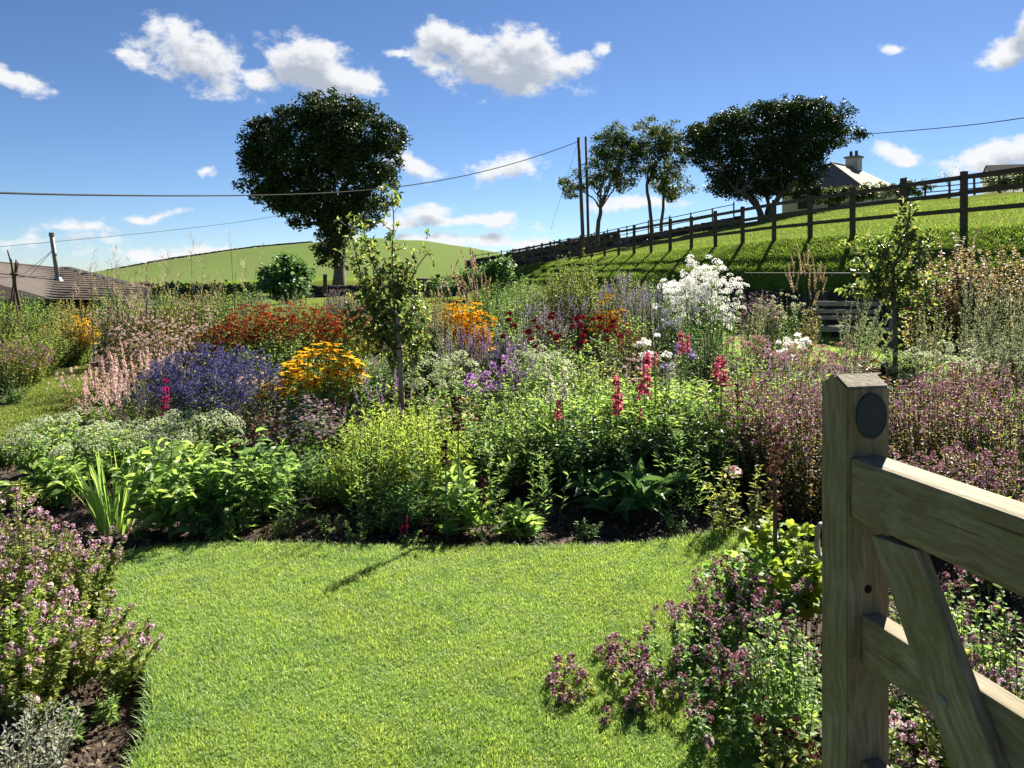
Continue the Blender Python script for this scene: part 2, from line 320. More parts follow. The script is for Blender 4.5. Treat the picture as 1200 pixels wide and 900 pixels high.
xs = axis(0, 0, (-6, 26), .35, 1.12, -1500, 1500); ys = axis(0, 0, (6, 62), .35, 1.10, -30, 2800)
X, Y = np.meshgrid(xs, ys); Z = terrain(X, Y) - .12
rg = np.random.default_rng(5)
bk = (X - 10) * .9688 + (Y - 17) * .2477; Z += np.where((bk > -1.8) & (bk < .3) & (Y < 60), .03 * np.sin(X * 2.3 + Y * 1.1) + .03 * np.sin(Y * 2.7 + 1), 0)
Z += np.where((Y > 25), 1, 0) * (.05 * np.sin(X * 1.3 + Y * .7) + .05 * np.sin(Y * 1.9 - X * .4)) * np.clip((Y - 25) / 20, 0, 1)
gm = MB(); ny, nx = X.shape
idx = (np.arange(ny - 1)[:, None] * nx + np.arange(nx - 1)[None]); fq = np.stack([idx, idx + 1, idx + nx + 1, idx + nx], -1)
xc = (X[:-1, :-1] + X[1:, 1:]) / 2; yc_ = (Y[:-1, :-1] + Y[1:, 1:]) / 2; zc_ = (Z[:-1, :-1] + Z[1:, 1:]) / 2
s_ = (xc - 10) * .9688 + (yc_ - 17) * .2477
sel = np.zeros_like(xc, int); sel[yc_ > 88] = 1; sel[(yc_ <= 88) & (s_ > -.2) & (xc > -6)] = 2; sel[(s_ > -2.6) & (s_ <= -.2) & (yc_ < 60) & (xc > -1)] = 3
V = np.stack([X, Y, Z], -1).reshape(-1, 3); gm.v.append(V); gm.n = len(V)
for k in range(4): gm.f.append((fq[sel == k].reshape(-1, 4), k))
ground = gm.build('ground', [M['meadow'], M['hillgrass'], M['fieldgrass'], M['bankgrass']], smooth=True); ground['kind'] = 'structure'

# flower bed soil, a sheet over the garden floor
M['soil'] = noisemat('garden soil', [(.022, .015, .011), (.055, .038, .028), (.11, .08, .06)], scale=38, detail=9, nrough=.7, bump=1.0, bscale=60, pos=[.3, .52, .75])
bx = np.arange(-13, 12.01, .09); by = np.r_[np.arange(-2, 8, .09), np.arange(8, 20, .3)]
X, Y = np.meshgrid(bx, by)
def hump(x, y): return .018 * np.sin(x * 5.1 + 1.3 * np.sin(y * 3)) + .014 * np.sin(y * 7.3 + x * 2.1) + .012 * np.sin(x * 17 + y * 11)
Z = -.065 + hump(X, Y) + rg.normal(0, .006, X.shape)
yw = (13.9 - 2.05) / np.maximum(.9688 * (X / np.maximum(Y, 1)) + .2477, .2)
ny, nx = X.shape; idx = (np.arange(ny - 1)[:, None] * nx + np.arange(nx - 1)[None]); fq = np.stack([idx, idx + 1, idx + nx + 1, idx + nx], -1)
ok = (Y < yw)[:-1, :-1] & (Y < yw)[1:, 1:] & (Y < yw)[1:, :-1]
ok &= (X > -3.3 - .5 * np.maximum(Y, 0))[:-1, :-1]
bmb = MB(); bmb.raw(np.stack([X, Y, Z], -1), fq[ok]); bed = bmb.build('flower_bed_soil', M['soil'], smooth=True); bed['kind'] = 'structure'
def inpoly(x, y, poly):
    r = np.zeros(x.shape, bool); n = len(poly)
    for i in range(n):
        x0, y0 = poly[i]; x1, y1 = poly[(i + 1) % n]
        c = ((y0 > y) != (y1 > y)) & (x < (x1 - x0) * (y - y0) / (y1 - y0 + 1e-12) + x0); r ^= c
    return r
def smooth_poly(p, it=3):
    for _ in range(it):
        q = []
        for i in range(len(p)):
            a, b = np.array(p[i]), np.array(p[(i + 1) % len(p)]); q += [tuple(a * .75 + b * .25), tuple(a * .25 + b * .75)]
        p = q
    return p
M['turf'] = noisemat('lawn turf', [(.07, .12, .016), (.11, .17, .026), (.15, .18, .04)], scale=45, bump=.8)
LAWN = smooth_poly([(-1.02, 1.2), (-1.16, 2.4), (-1.36, 2.95), (-1.95, 3.6), (-2.25, 4.05), (-2.0, 4.38), (-1.1, 4.36), (0, 4.30), (.75, 4.36), (1.35, 4.62), (1.62, 4.55), (1.42, 3.9), (1.12, 3.3), (.92, 2.8), (.80, 2.3), (.62, 1.4), (.62, -1.5), (-.98, -1.5)], 2)
GP = lambda px, py: G(px, py, 0.0)
PATH = smooth_poly([GP(-40, 556), GP(6, 520), GP(50, 510), GP(104, 478), GP(112, 440), GP(100, 422), GP(112, 404), GP(84, 404), GP(40, 440), GP(6, 470), GP(-60, 490)], 2)
BACK = smooth_poly([(4.0, 12.6), (4.0, 16.6), (5.2, 18.3), (7.3, 18.3), (8.4, 16.2), (8.6, 13.6), (7.2, 12.2)], 2)
MIDL = smooth_poly([GP(345, 512), GP(420, 516), GP(430, 496), GP(350, 494)], 2)
def turf(name, poly):
    bm = bmesh.new(); vs = [bm.verts.new((x, y, 0)) for x, y in poly]; f = bm.faces.new(vs)
    if f.normal.z < 0: f.normal_flip()
    e = bmesh.ops.extrude_face_region(bm, geom=[f]); [setattr(v.co, 'z', -.10) for v in e['geom'] if isinstance(v, bmesh.types.BMVert)]
    bmesh.ops.recalc_face_normals(bm, faces=list(bm.faces)); bmesh.ops.triangulate(bm, faces=[q for q in bm.faces if len(q.verts) > 4])
    me = bpy.data.meshes.new(name); bm.to_mesh(me); bm.free(); me.materials.append(M['turf']); me.materials.append(M['soil'])
    for p in me.polygons: p.material_index = 0 if abs(p.normal.z) > .7 else 1
    o = link(name, me); o['kind'] = 'structure'; return o
turf('lawn', LAWN); turf('lawn_path', PATH); turf('back_lawn', BACK); turf('mid_lawn', MIDL)
BLADE = (np.array([[-.5, 0, 0], [.5, 0, 0], [-.32, .55, .10], [.32, .55, .10], [0, 1, .36]]), [(np.array([[0, 1, 3, 2]]), 0), (np.array([[2, 3, 4]]), 0)])
def blades(name, pts, z, hmin, hmax, w, mat, seed, lean=.55, label=None, cat='grass'):
    r = np.random.default_rng(seed); n = len(pts); a = r.uniform(0, 2 * np.pi, n)
    le = r.uniform(.05, lean, n) + .25 * np.sin(pts[:, 0] * 9 + 3 * np.sin(pts[:, 1] * 7)) ** 2
    D = np.c_[np.cos(a) * le, np.sin(a) * le, np.ones(n)]; Nn = np.c_[np.cos(a), np.sin(a), -.2 * np.ones(n)] + r.normal(0, .25, (n, 3))
    patch = .78 + .3 * (np.sin(pts[:, 0] * 4.7 + 2 * np.sin(pts[:, 1] * 3.1)) * .5 + .5)
    h = r.uniform(hmin, hmax, n) * patch; S = np.c_[r.uniform(.7, 1.3, n) * w, h, h]
    mb = MB(); mb.inst(BLADE, np.c_[pts, np.broadcast_to(z, n)], D, Nn, S); o = mb.build(name, mat); tag(o, label, cat, None, 'stuff'); return o
def sample_poly(poly, n, seed, jitter=0):
    r = np.random.default_rng(seed); p = np.array(poly); lo, hi = p.min(0), p.max(0); out = []
    while sum(map(len, out)) < n:
        q = r.uniform(lo, hi, (n * 2, 2)); out.append(q[inpoly(q[:, 0], q[:, 1], poly)])
    return np.vstack(out)[:n]
pts = sample_poly(LAWN, 380000, 11); pts = pts[(pts[:, 1] > 1.9) & (abs(pts[:, 0]) < pts[:, 1] * .72 + .2)]
blades('lawn_grass', pts, 0, .012, .028, .0028, M['lawn'], 12, label='short bright green mown grass of the front lawn')
lp = np.array(LAWN); seg = np.roll(lp, -1, 0) - lp; t = np.random.default_rng(13).uniform(0, 1, (len(lp), 110, 1))
ed = (lp[:, None] + seg[:, None] * t).reshape(-1, 2); ed = ed[ed[:, 1] > 1.9] + np.random.default_rng(14).normal(0, .012, (len(ed[ed[:, 1] > 1.9]), 2))
blades('edge_grass', ed, -.012, .03, .062, .0036, M['lawn'], 15, lean=1.2, label='longer grass blades fringing the cut edge of the front lawn')
blades('path_grass', sample_poly(PATH, 30000, 16), 0, .015, .04, .008, M['pathblade'], 17, label='mown grass of the narrow path curving through beds on the left')
blades('back_lawn_grass', sample_poly(BACK, 24000, 18), 0, .03, .07, .012, M['lawn'], 19, label='mown grass of the strip in front of the bench')
blades('mid_lawn_grass', sample_poly(MIDL, 2500, 28), 0, .02, .05, .007, M['lawn'], 29, label='small patch of mown grass glimpsed between the middle beds')
# mulch chips and small clods on the open soil at the bed fronts
r = np.random.default_rng(21); n = 26000
q = np.c_[r.uniform(-3.2, 3.0, n), r.uniform(1.6, 6.2, n)]; q = q[~inpoly(q[:, 0], q[:, 1], LAWN) & (q[:, 0] > -3.2 - .5 * q[:, 1])]
CHIP = (np.array([[-.5, -.5, 0], [.5, -.45, .1], [.42, .5, 0], [-.4, .46, .12], [0, 0, .34]]), [(np.array([[0, 1, 4], [1, 2, 4], [2, 3, 4], [3, 0, 4]]), 0)])
mb = MB(); n = len(q); a = r.uniform(0, 6.28, n)
mb.inst(CHIP, np.c_[q, -.063 + hump(q[:, 0], q[:, 1]) + r.uniform(0, .006, n)], np.c_[np.cos(a), np.sin(a), r.normal(0, .35, n)], np.c_[r.normal(0, .4, (n, 2)), np.ones(n)], np.c_[r.uniform(.006, .02, n), r.uniform(.01, .045, n), r.uniform(.008, .03, n)])
M['chips'] = petal('mulch chip', [(.018, .012, .009), (.05, .034, .025), (.10, .072, .052), (.20, .16, .12)], trans=0)
tag(mb.build('mulch', M['chips']), 'brown bark mulch and crumbs of soil on the open bed', 'mulch', None, 'stuff')

# rough grass of the bank under the fence, and of the field
r = np.random.default_rng(31); n = 150000
s = r.uniform(-2.3, .3, n); tt = r.uniform(-6, 34, n); px_, py_ = 10 + .9688 * s - .2477 * tt, 17 + .2477 * s + .9688 * tt
z_ = terrain(px_, py_) - .13; ok_ = z_ > .2; px_, py_, z_, s = px_[ok_], py_[ok_], z_[ok_], s[ok_]
k_ = (s > -1.35); blades('bank_grass', np.c_[px_, py_][k_], z_[k_], .04, .13, .016, M['rough'], 32, lean=1.1, label='sunlit rough grass on top of the bank below the timber fence')
k_ = ~k_; blades('bank_face_grass', np.c_[px_, py_][k_], z_[k_], .05, .12, .020, M['rough'], 34, lean=1.2, label='shaded rough grass on the steep face of the bank')
n = 70000; s = r.uniform(.1, 18, n) ** 1; tt = r.uniform(-6, 30, n); px_, py_ = 10 + .9688 * s - .2477 * tt, 17 + .2477 * s + .9688 * tt
blades('field_grass', np.c_[px_, py_], terrain(px_, py_) - .13, .04, .12, .020, M['rough'], 33, lean=1.1, label='grazed yellowish grass of the sloping field behind the fence')

# ------------------------------------------------------------------ walls and fences
M['fencewood'] = noisemat('dark fence timber', [(.03, .023, .018), (.065, .05, .04), (.11, .09, .07)], scale=6, stretch=(.4, 6, 6), bump=.4)
def fence(name, label, pts, ph, pw, rails, rw, rh, group=None):
    root = thing(name, label, 'fence', tuple(pts[0]))
    b = Vector(pts[0]); rr = np.random.default_rng(len(pts))
    for p in pts:
        m = MB(); h = ph * rr.uniform(.97, 1.05); m.box((0, 0, h / 2 - .2), (pw, pw, h + .4), rr.uniform(-.1, .1))
        o = m.build('post', M['fencewood'], root); o.location = Vector(p) - b; o.rotation_euler = (rr.normal(0, .012), rr.normal(0, .012), 0)
    for p, q in zip(pts[:-1], pts[1:]):
        p, q = np.array(p), np.array(q)
        for hz in rails:
            d = q - p; ln = np.linalg.norm(d[:2]); sl = d[2] / ln
            v = np.array([[x, y, zz] for x in (-.03, ln + .03) for y in (-rw / 2, rw / 2) for zz in (-rh / 2, rh / 2)]); v[:, 2] += v[:, 0] * sl
            m = MB(); m.raw(v, [[0, 1, 3, 2], [4, 6, 7, 5], [0, 4, 5, 1], [2, 3, 7, 6], [0, 2, 6, 4], [1, 5, 7, 3]])
            o = m.build('rail', M['fencewood'], root); nrm = np.array([d[1], -d[0]]) / ln
            o.location = Vector(p + np.array([-nrm[0] * (pw / 2 + rw / 2 - .004), -nrm[1] * (pw / 2 + rw / 2 - .004), hz + rr.normal(0, .008)])) - b
            o.rotation_euler = (0, 0, math.atan2(d[1], d[0]))
    return root
fp = []
for i in range(-2, 28):
    x, y = 10 - .45 * i, 17 + 1.76 * i; fp.append((x, y, TZ(x, y) - .12))
fence('post_and_rail_fence', 'long dark timber fence with three rails running along the top of the grass bank', fp, 1.27, .115, (.42, .78, 1.13), .045, .098)
def crest(px): return np.interp(px, _px, _yc)
fp = []
for px in np.r_[np.arange(557, 720, 15.5), np.arange(735, 880, 25)]:
    d = crest(px) + .6; x = (px - 600) / F * d; fp.append((x, d, TZ(x, d) - .12))
fence('field_fence', 'thin far fence on the skyline behind the trees and the stone wall', fp, 1.72, .09, (1.05, 1.62), .03, .06)
fp = []
for px in np.arange(1055, 1330, 29):
    d = crest(px) + .6; x = (px - 600) / F * d; fp.append((x, d, TZ(x, d) - .12))
fence('field_fence', 'short stretch of thin far fence below the white farmhouse', fp, 1.25, .09, (.55, .85, 1.15), .03, .06)
M['stone'] = petal('wall stone', [(.03, .028, .026), (.06, .055, .048), (.10, .09, .08), (.15, .14, .12)], trans=0)
ROCK = None
def rock_tpl(seed):
    r = np.random.default_rng(seed); bm = bmesh.new(); bmesh.ops.create_icosphere(bm, subdivisions=1, radius=.62)
    v = np.array([w.co for w in bm.verts]); v = np.sign(v) * np.abs(v) ** .75; v *= r.uniform(.82, 1.15, v.shape); v = np.clip(v, -.56, .56)
    f = np.array([[w.index for w in q.verts] for q in bm.faces]); bm.free(); return (v, [(f, 0)])
ROCK = rock_tpl(3)
def stone_wall(name, label, pix, h, courses, size):
    """dry stones piled course on course along a line of (px, depth)"""
    r = np.random.default_rng(int(h * 100)); P = []; S = []; D = []
    pl = np.array([((px - 600) / F * d, d) for px, d in pix]); sg = np.diff(pl, axis=0); ln = np.hypot(sg[:, 0], sg[:, 1]); cum = np.r_[0, np.cumsum(ln)]
    base = np.array([pl[0, 0], pl[0, 1], TZ(*pl[0])])
    for c in range(courses):
        t = 0
        while t < cum[-1]:
            w = size * r.uniform(.7, 1.7); tc_ = min(t + w / 2, cum[-1]); k = min(np.searchsorted(cum, tc_, 'right') - 1, len(sg) - 1)
            p = pl[k] + sg[k] * (tc_ - cum[k]) / ln[k]; hz = h / courses
            P.append([p[0], p[1], TZ(p[0], p[1]) - .14 + (c + .5) * hz + r.normal(0, .02)]); S.append([w, .5 * (1.15 - .3 * c / courses) * r.uniform(.85, 1.1), hz * r.uniform(1.0, 1.3)]); D.append([-sg[k][1], sg[k][0], r.normal(0, .05)]); t += w * .93
    m = MB(); m.inst(ROCK, np.array(P) - base, np.array(D), (0, 0, 1), np.array(S)); o = m.build(name, M['stone']); o.location = base
    return tag(o, label, 'wall')
stone_wall('dry_stone_wall', 'dark dry stone wall climbing the slope below the far fence', [(px, crest(px) - .2) for px in range(545, 730, 20)], 1.35, 5, .38)
stone_wall('dry_stone_wall', 'low tumbled stretch of stone wall under the skyline trees', [(px, crest(px) - .2) for px in range(727, 880, 20)], .62, 3, .36)
stone_wall('dry_stone_wall', 'low dark stone wall across the lane opening right of the big tree', [(478, 47), (505, 48), (530, 50), (556, 54)], 1.25, 5, .35)
stone_wall('dry_stone_wall', 'low grey stone wall at the foot of the big round tree', [(352, 50), (380, 50), (420, 50), (446, 49)], .75, 3, .35)
stone_wall('hill_wall', 'thin dark field wall drawn along the crest of the green hill', [(px, 249) for px in range(100, 372, 12)], .45, 1, 1.0)
# dark boarded retaining wall under the bank
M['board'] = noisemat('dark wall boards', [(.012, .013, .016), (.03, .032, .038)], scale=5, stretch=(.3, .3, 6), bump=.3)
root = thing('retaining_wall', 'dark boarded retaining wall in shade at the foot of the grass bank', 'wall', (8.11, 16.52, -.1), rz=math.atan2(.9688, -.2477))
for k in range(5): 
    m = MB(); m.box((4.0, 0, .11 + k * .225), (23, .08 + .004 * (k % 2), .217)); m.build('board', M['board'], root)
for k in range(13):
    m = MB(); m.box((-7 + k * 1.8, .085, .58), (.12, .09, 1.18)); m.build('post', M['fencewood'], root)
M['metal'] = noisemat('galvanised steel', [(.16, .165, .17), (.30, .31, .32)], scale=20, rough=.55, spec=.5)
w0 = thing('wire_fence', 'taut pale wire strung in front of the dark boarded wall', 'wire', (5.2, 17.2, -.1))
m = MB(); m.tube([(0, 0, 1.62), (2.2, -.9, 1.615), (4.3, -1.8, 1.62)], .006, 4); m.build('wire', M['metal'], w0)
for q in ((0, 0), (4.3, -1.8)):
    m = MB(); m.tube([(*q, 0), (*q, 1.64)], .010, 5); m.build('stake', M['fencewood'], w0)

# ------------------------------------------------------------------ poles and cables
M['polewood'] = noisemat('pole timber', [(.07, .055, .042), (.15, .12, .095)], scale=8, stretch=(1, 1, .1))
M['cable'] = noisemat('cable', [(.012, .012, .013), (.02, .02, .022)], scale=5)
def upole(label, px0, px1, ytop, d, r):
    x, y = (px1 - 600) / F * d, d; z = TZ(x, y) - .15; zt = EYE - (ytop - HOR) / F * d; xt = (px0 - 600) / F * d - x
    o = thing('utility_pole', label, 'pole', (x, y, z), 'utility poles on the skyline')
    m = MB(); m.tube([(0, 0, 0), (xt, 0, zt - z)], [r, r * .78], 10); m.build('pole', M['polewood'], o, smooth=True)
    m = MB(); m.tube([(xt * .97 - .02, -.17, zt - z - .35), (xt * .97 + .02, -.17, zt - z - .15)], .05, 6); m.build('insulator', M['cable'], o)
    m = MB(); m.tube([(xt, 0, zt - z), (xt, 0, zt - z + .05)], r * .9, 10); m.build('cap', M['metal'], o); return o
upole('thicker and left of two timber utility poles, holding the cable to the left', 678, 684, 162, 58, .15)
upole('slimmer right-hand one of the pair of timber utility poles', 686.5, 690, 161, 60, .115)
def cable(name, label, pix, r, cat='cable'):
    m = MB(); P = np.array([P3(*p) for p in pix]); tt = np.linspace(0, 1, len(P)); T2 = np.linspace(0, 1, 60)
    co = [np.polyfit(tt, P[:, k], min(len(P) - 1, 4)) for k in range(3)]; Q = np.stack([np.polyval(c, T2) for c in co], 1)
    b = Q[0].copy(); m.tube(Q - b, r, 6); o = m.build(name, M['cable']); o.location = b; return tag(o, label, cat)
cable('overhead_cable', 'thick dark overhead cable sagging from the utility pole across the big tree', [(677, 166, 58), (560, 203, 50), (455, 219, 43.5), (330, 228.5, 36), (200, 231, 29), (0, 224, 20), (-180, 208, 14)], .030)
cable('overhead_cable', 'thin faint overhead wire rising behind the barn flue towards the big tree', [(-60, 296, 45), (0, 289, 46), (130, 277, 50), (260, 263, 54), (330, 252, 57), (400, 240, 60)], .013)
cable('overhead_cable', 'overhead wire leaving the right of the trees above the cottage', [(692, 166, 59.9), (850, 166, 54), (1015, 157, 47), (1110, 149, 42), (1200, 138.5, 38), (1320, 120, 33)], .022)
cable('guy_wire', 'thin slanting guy wire left of the utility poles', [(677, 168, 57.8), (645, 270, 56)], .010, 'wire')

# ------------------------------------------------------------------ buildings
M['slate'] = noisemat('grey slate roof', [(.10, .09, .078), (.19, .17, .15), (.27, .25, .22)], scale=3, stretch=(1, 1, 4), bump=.5, bscale=14)
M['render'] = noisemat('cream render', [(.36, .335, .28), (.48, .45, .39)], scale=2, bump=.1)
M['glass'] = noisemat('dark window glass', [(.02, .022, .026), (.03, .033, .038)], rough=.1, spec=.6)
M['tile'] = noisemat('brown roof tiles', [(.045, .036, .032), (.078, .064, .056), (.12, .10, .088)], scale=4, stretch=(1, 1, 5), bump=.6, bscale=18)
M['darkedge'] = noisemat('dark verge boards', [(.014, .014, .015), (.03, .03, .03)], scale=6)
def hip_house(name, label, loc, rz, a, b, wall_h, roof_h, over, ridge_in, wallm, roofm, chim, windows):
    root = thing(name, label, 'house', loc, rz=rz)
    m = MB(); m.box((a / 2, b / 2, wall_h / 2 - .6), (a, b, wall_h + 1.2)); m.build('wall', wallm, root)
    x0, x1, y0, y1, e = -over, a + over, -over, b + over, wall_h
    v = [(x0, y0, e), (x1, y0, e), (x1, y1, e), (x0, y1, e), (a / 2, y0 + ridge_in, e + roof_h), (a / 2, y1 - ridge_in, e + roof_h)]
    lo = [(x, y, e - .14) for x, y, _ in v[:4]]
    m = MB(); m.raw(v[:4] + v[4:] + lo, np.array([[0, 1, 7, 6], [1, 2, 8, 7], [2, 3, 9, 8], [3, 0, 6, 9], [6, 7, 8, 9]])); m.raw(v, np.array([[1, 2, 5, 4], [3, 0, 4, 5]])); m.raw(v, np.array([[0, 1, 4], [2, 3, 5]]))
    rf = m.build('roof', roofm, root)
    m = MB(); m.tube([v[4], v[5]], .11, 6); m.build('ridge', roofm, rf)
    for q, w in ((0, 4), (1, 4)):
        m = MB(); m.tube([v[q], v[w]], .09, 6); m.build('hip_tile', roofm, rf)
    for cx, cy, cw, ch in chim:
        m = MB(); m.box((cx, cy, e + roof_h + ch / 2 - .9), (cw, cw * .8, ch + 1.2)); c = m.build('chimney', wallm, root)
        m = MB(); m.box((cx, cy, e + roof_h + ch - .26), (cw * 1.2, cw, .16)); m.build('cap', M['slate'], c)
        for dx in (-.22, .22):
            m = MB(); m.tube([(cx + dx * cw, cy, e + roof_h + ch - .2), (cx + dx * cw, cy, e + roof_h + ch + .32)], [.15, .12], 8); m.build('chimney_pot', M['tile'], c)
    for face, t, zc, w, h in windows:
        m = MB(); f = MB()
        if face == 'y': f.box((t, -.03, zc), (w + .18, .10, h + .18)); m.box((t, -.07, zc), (w, .06, h))
        else: f.box((a + .03, t, zc), (.10, w + .18, h + .18)); m.box((a + .07, t, zc), (.06, w, h))
        wf = f.build('window', M['white'], root); m.build('pane', M['glass'], wf)
    return root
# cottage: its near corner stands at px 1005; local +x runs back along the left wall, so build with the corner at (a,0)
kd = 62.0; kx = (1005 - 600) / F * kd; kz = EYE - (217 - HOR) / F * kd - 2.6
ang = math.atan2(-.75, .66); A_, B_ = 6.6, 9.2
hip_house('cottage', 'cream rendered cottage with hipped slate roof and chimney behind the trees', (kx - A_ * math.cos(ang), kd - A_ * math.sin(ang), kz), ang, A_, B_, 2.6, 2.35, .35, 2.6, M['render'], M['slate'], [(3.3, 6.5, 1.1, 1.15)], [('y', 2.0, 1.5, 1.0, 1.1), ('y', 4.7, 1.5, 1.0, 1.1), ('x', 3.2, 1.5, 1.0, 1.1)])
# white farmhouse at the right edge
hd = 78.0; hx = (1163 - 600) / F * hd; hz = EYE - (206 - HOR) / F * hd
root = thing('farmhouse', 'white gabled farmhouse with dark roof at the right edge of the skyline', 'house', (hx, hd, hz - 1.75), rz=-.25); root.scale = (.62, .62, .62)
m = MB(); m.raw([(0, 0, -1), (5, 1.0, -1), (5, 1.0, 2.8), (2.4, .5, 4.0), (0, 0, 2.8)], np.array([[0, 1, 2, 3, 4]])); m.raw([(-.0, 9, -1), (5, 10, -1), (5, 10, 2.8), (2.4, 9.5, 4.0), (0, 9, 2.8)], np.array([[4, 3, 2, 1, 0]]))
m = MB(); m.box((5.5, 2.5, 1.0), (11, 5, 4.2)); m.raw([(.002, 0, 3.1), (.002, 5, 3.1), (.002, 2.5, 4.75), (10.998, 0, 3.1), (10.998, 5, 3.1), (10.998, 2.5, 4.75)], np.array([[0, 2, 1], [3, 4, 5]])); m.build('wall', M['white'], root)
m = MB(); m.raw([(-.2, -.35, 2.95), (11.2, -.35, 2.95), (11.2, 2.5, 4.9), (-.2, 2.5, 4.9), (-.2, 5.35, 2.95), (11.2, 5.35, 2.95), (-.2, -.35, 2.85), (11.2, -.35, 2.85), (11.2, 2.5, 4.8), (-.2, 2.5, 4.8), (-.2, 5.35, 2.85), (11.2, 5.35, 2.85)], np.array([[0, 1, 2, 3], [3, 2, 5, 4], [6, 9, 8, 7], [9, 10, 11, 8], [0, 6, 7, 1], [4, 5, 11, 10], [0, 3, 9, 6], [3, 4, 10, 9], [1, 7, 8, 2], [2, 8, 11, 5]])); m.build('roof', M['darkedge'], root)
m = MB(); m.box((2.5, -.03, 1.7), (1.0, .08, 1.0)); wf = m.build('window', M['glass'], root)
# barn at the left edge: ridge falls away to the right
bd = 25.0
rl, rr_, rc = P3(-150, 292, 22), P3(72, 314, 27), P3(168, 338, 26)
root = thing('barn', 'low barn with weathered brown tiled roof at the left edge of the garden', 'barn', (float(rl[0]), 22, 0))
b0 = np.array([rl[0], 22, 0]); e0, e1, e2 = P3(-170, 352, 20.2), P3(60, 350, 21.5), P3(150, 352, 22.5)
k0, k1 = rl + np.array([0, 5, -2.0]), rr_ + np.array([3, 5, -1.4])
th = np.array([0, 0, -.12])
vv = np.array([rl, rr_, rc, e0, e1, e2]) - b0
m = MB(); m.raw(np.vstack([vv, vv + th]), np.array([[0, 3, 4, 1], [6, 7, 10, 9], [3, 9, 10, 4]])); m.raw(np.vstack([vv, vv + th]), np.array([[1, 4, 2], [4, 5, 2], [7, 8, 10], [10, 8, 11]])); rf = m.build('roof', M['tile'], root)
for k in range(14):                         # tile courses, each lapping the one below
    t = (k + .5) / 14; p, q = rl + (e0 - rl) * t, rr_ + (e1 - rr_) * t; q2 = rr_ + (rc - rr_) * min(1, t * 1.6) if t < .62 else rc + (e2 - rc) * (t - .62) / .38
    pp = [p - b0, q - b0, q2 - b0]; m = MB(); m.tube([a + np.array([0, -.02, .02]) for a in pp], .032, 4)
    m.build('tile_course', M['tile'], rf)
m = MB(); w = np.array([rr_, rc, e2]) - b0
for a, b in ((w[0], w[1]),):
    m.raw([a + (0, -.05, .05), b + (0, -.05, .03), b + (0, -.05, -.30), a + (0, -.05, -.40), a + (.1, .35, .05), b + (.1, .35, .03), b + (.1, .35, -.30), a + (.1, .35, -.40)], np.array([[0, 3, 2, 1], [4, 5, 6, 7], [0, 1, 5, 4], [3, 7, 6, 2], [1, 2, 6, 5], [0, 4, 7, 3]]))
m.build('verge_board', M['darkedge'], root)
m = MB(); m.raw(np.array([rl, rr_, k1, k0]) - b0, np.array([[0, 1, 2, 3]])); m.build('back_slope', M['tile'], root)
wl = np.array([e0, e1, e2]) - b0 + np.array([0, .25, -.13]); m = MB(); lo = wl.copy(); lo[:, 2] = -.1
m.raw(np.vstack([wl, lo]), np.array([[0, 3, 4, 1], [1, 4, 5, 2]])); w2 = np.array([e2 + (0, .25, -.13), rc + (-.1, .2, -.35), k1]) - b0; lo2 = w2.copy(); lo2[:, 2] = -.1; m.raw(np.vstack([w2, lo2]), np.array([[0, 3, 4, 1], [1, 4, 5, 2]])); m.build('wall', M['darkedge'], root)
M['flue'] = noisemat('dull flue steel', [(.12, .117, .11), (.20, .195, .185)], scale=14, rough=.6, spec=.4)
fl = thing('metal_flue', 'leaning silver metal flue with two guy wires on the barn roof', 'flue', tuple(P3(68, 324, 24.5)))
m = MB(); m.tube([(0, 0, -.15), (-.2, 0, 1.28)], .065, 10); m.build('pipe', M['flue'], fl, smooth=True)
m = MB(); m.tube([(-.2, 0, 1.28), (-.2, 0, 1.3), (-.2, 0, 1.40)], [.085, .085, .085], 10); m.build('cowl', M['flue'], fl)
m = MB(); m.tube([(0.01, 0, -.16), (0, 0, -.02)], [.15, .075], 10); m.build('flashing', M['metal'], fl)
for q in ((-1.0, -.3, -.02), (-.72, -.5, -.12)):
    m = MB(); m.tube([(-.14, 0, .86), q], .008, 4); m.build('guy_wire', M['metal'], fl)
# wooden field gate by the lane
M['oldwood'] = noisemat('silvered oak', [(.20, .165, .13), (.32, .275, .22), (.45, .40, .34)], scale=6, stretch=(.5, 9, 9), bump=.4)
gd = 44.0; g0 = P3(438, 340, gd)
g = thing('field_gate', 'small pale wooden field gate behind the young apple tree', 'gate', tuple(g0), rz=.12)
for k, hz in enumerate((.25, .5, .75, 1.0)):
    m = MB(); m.box((1.1, 0, hz), (2.2, .05, .10)); m.build('bar', M['oldwood'], g)
for x in (0, 2.2):
    m = MB(); m.box((x, .06, .65), (.12, .07, 1.15)); m.build('stile', M['oldwood'], g)
m = MB(); m.tube([(.1, .055, .2), (2.1, .055, 1.0)], .05, 4); m.build('brace', M['oldwood'], g)
for lab, px in (('dark stubby gatepost beside the small wall under the big tree', 381), ('dark gatepost at the right end of the pale field gate', 513)):
    p = P3(px, 345, 43); m = MB(); m.box((0, 0, .5), (.22, .2, 1.25), .2); o = m.build('gatepost', M['fencewood']); o.location = p; tag(o, lab, 'gatepost')

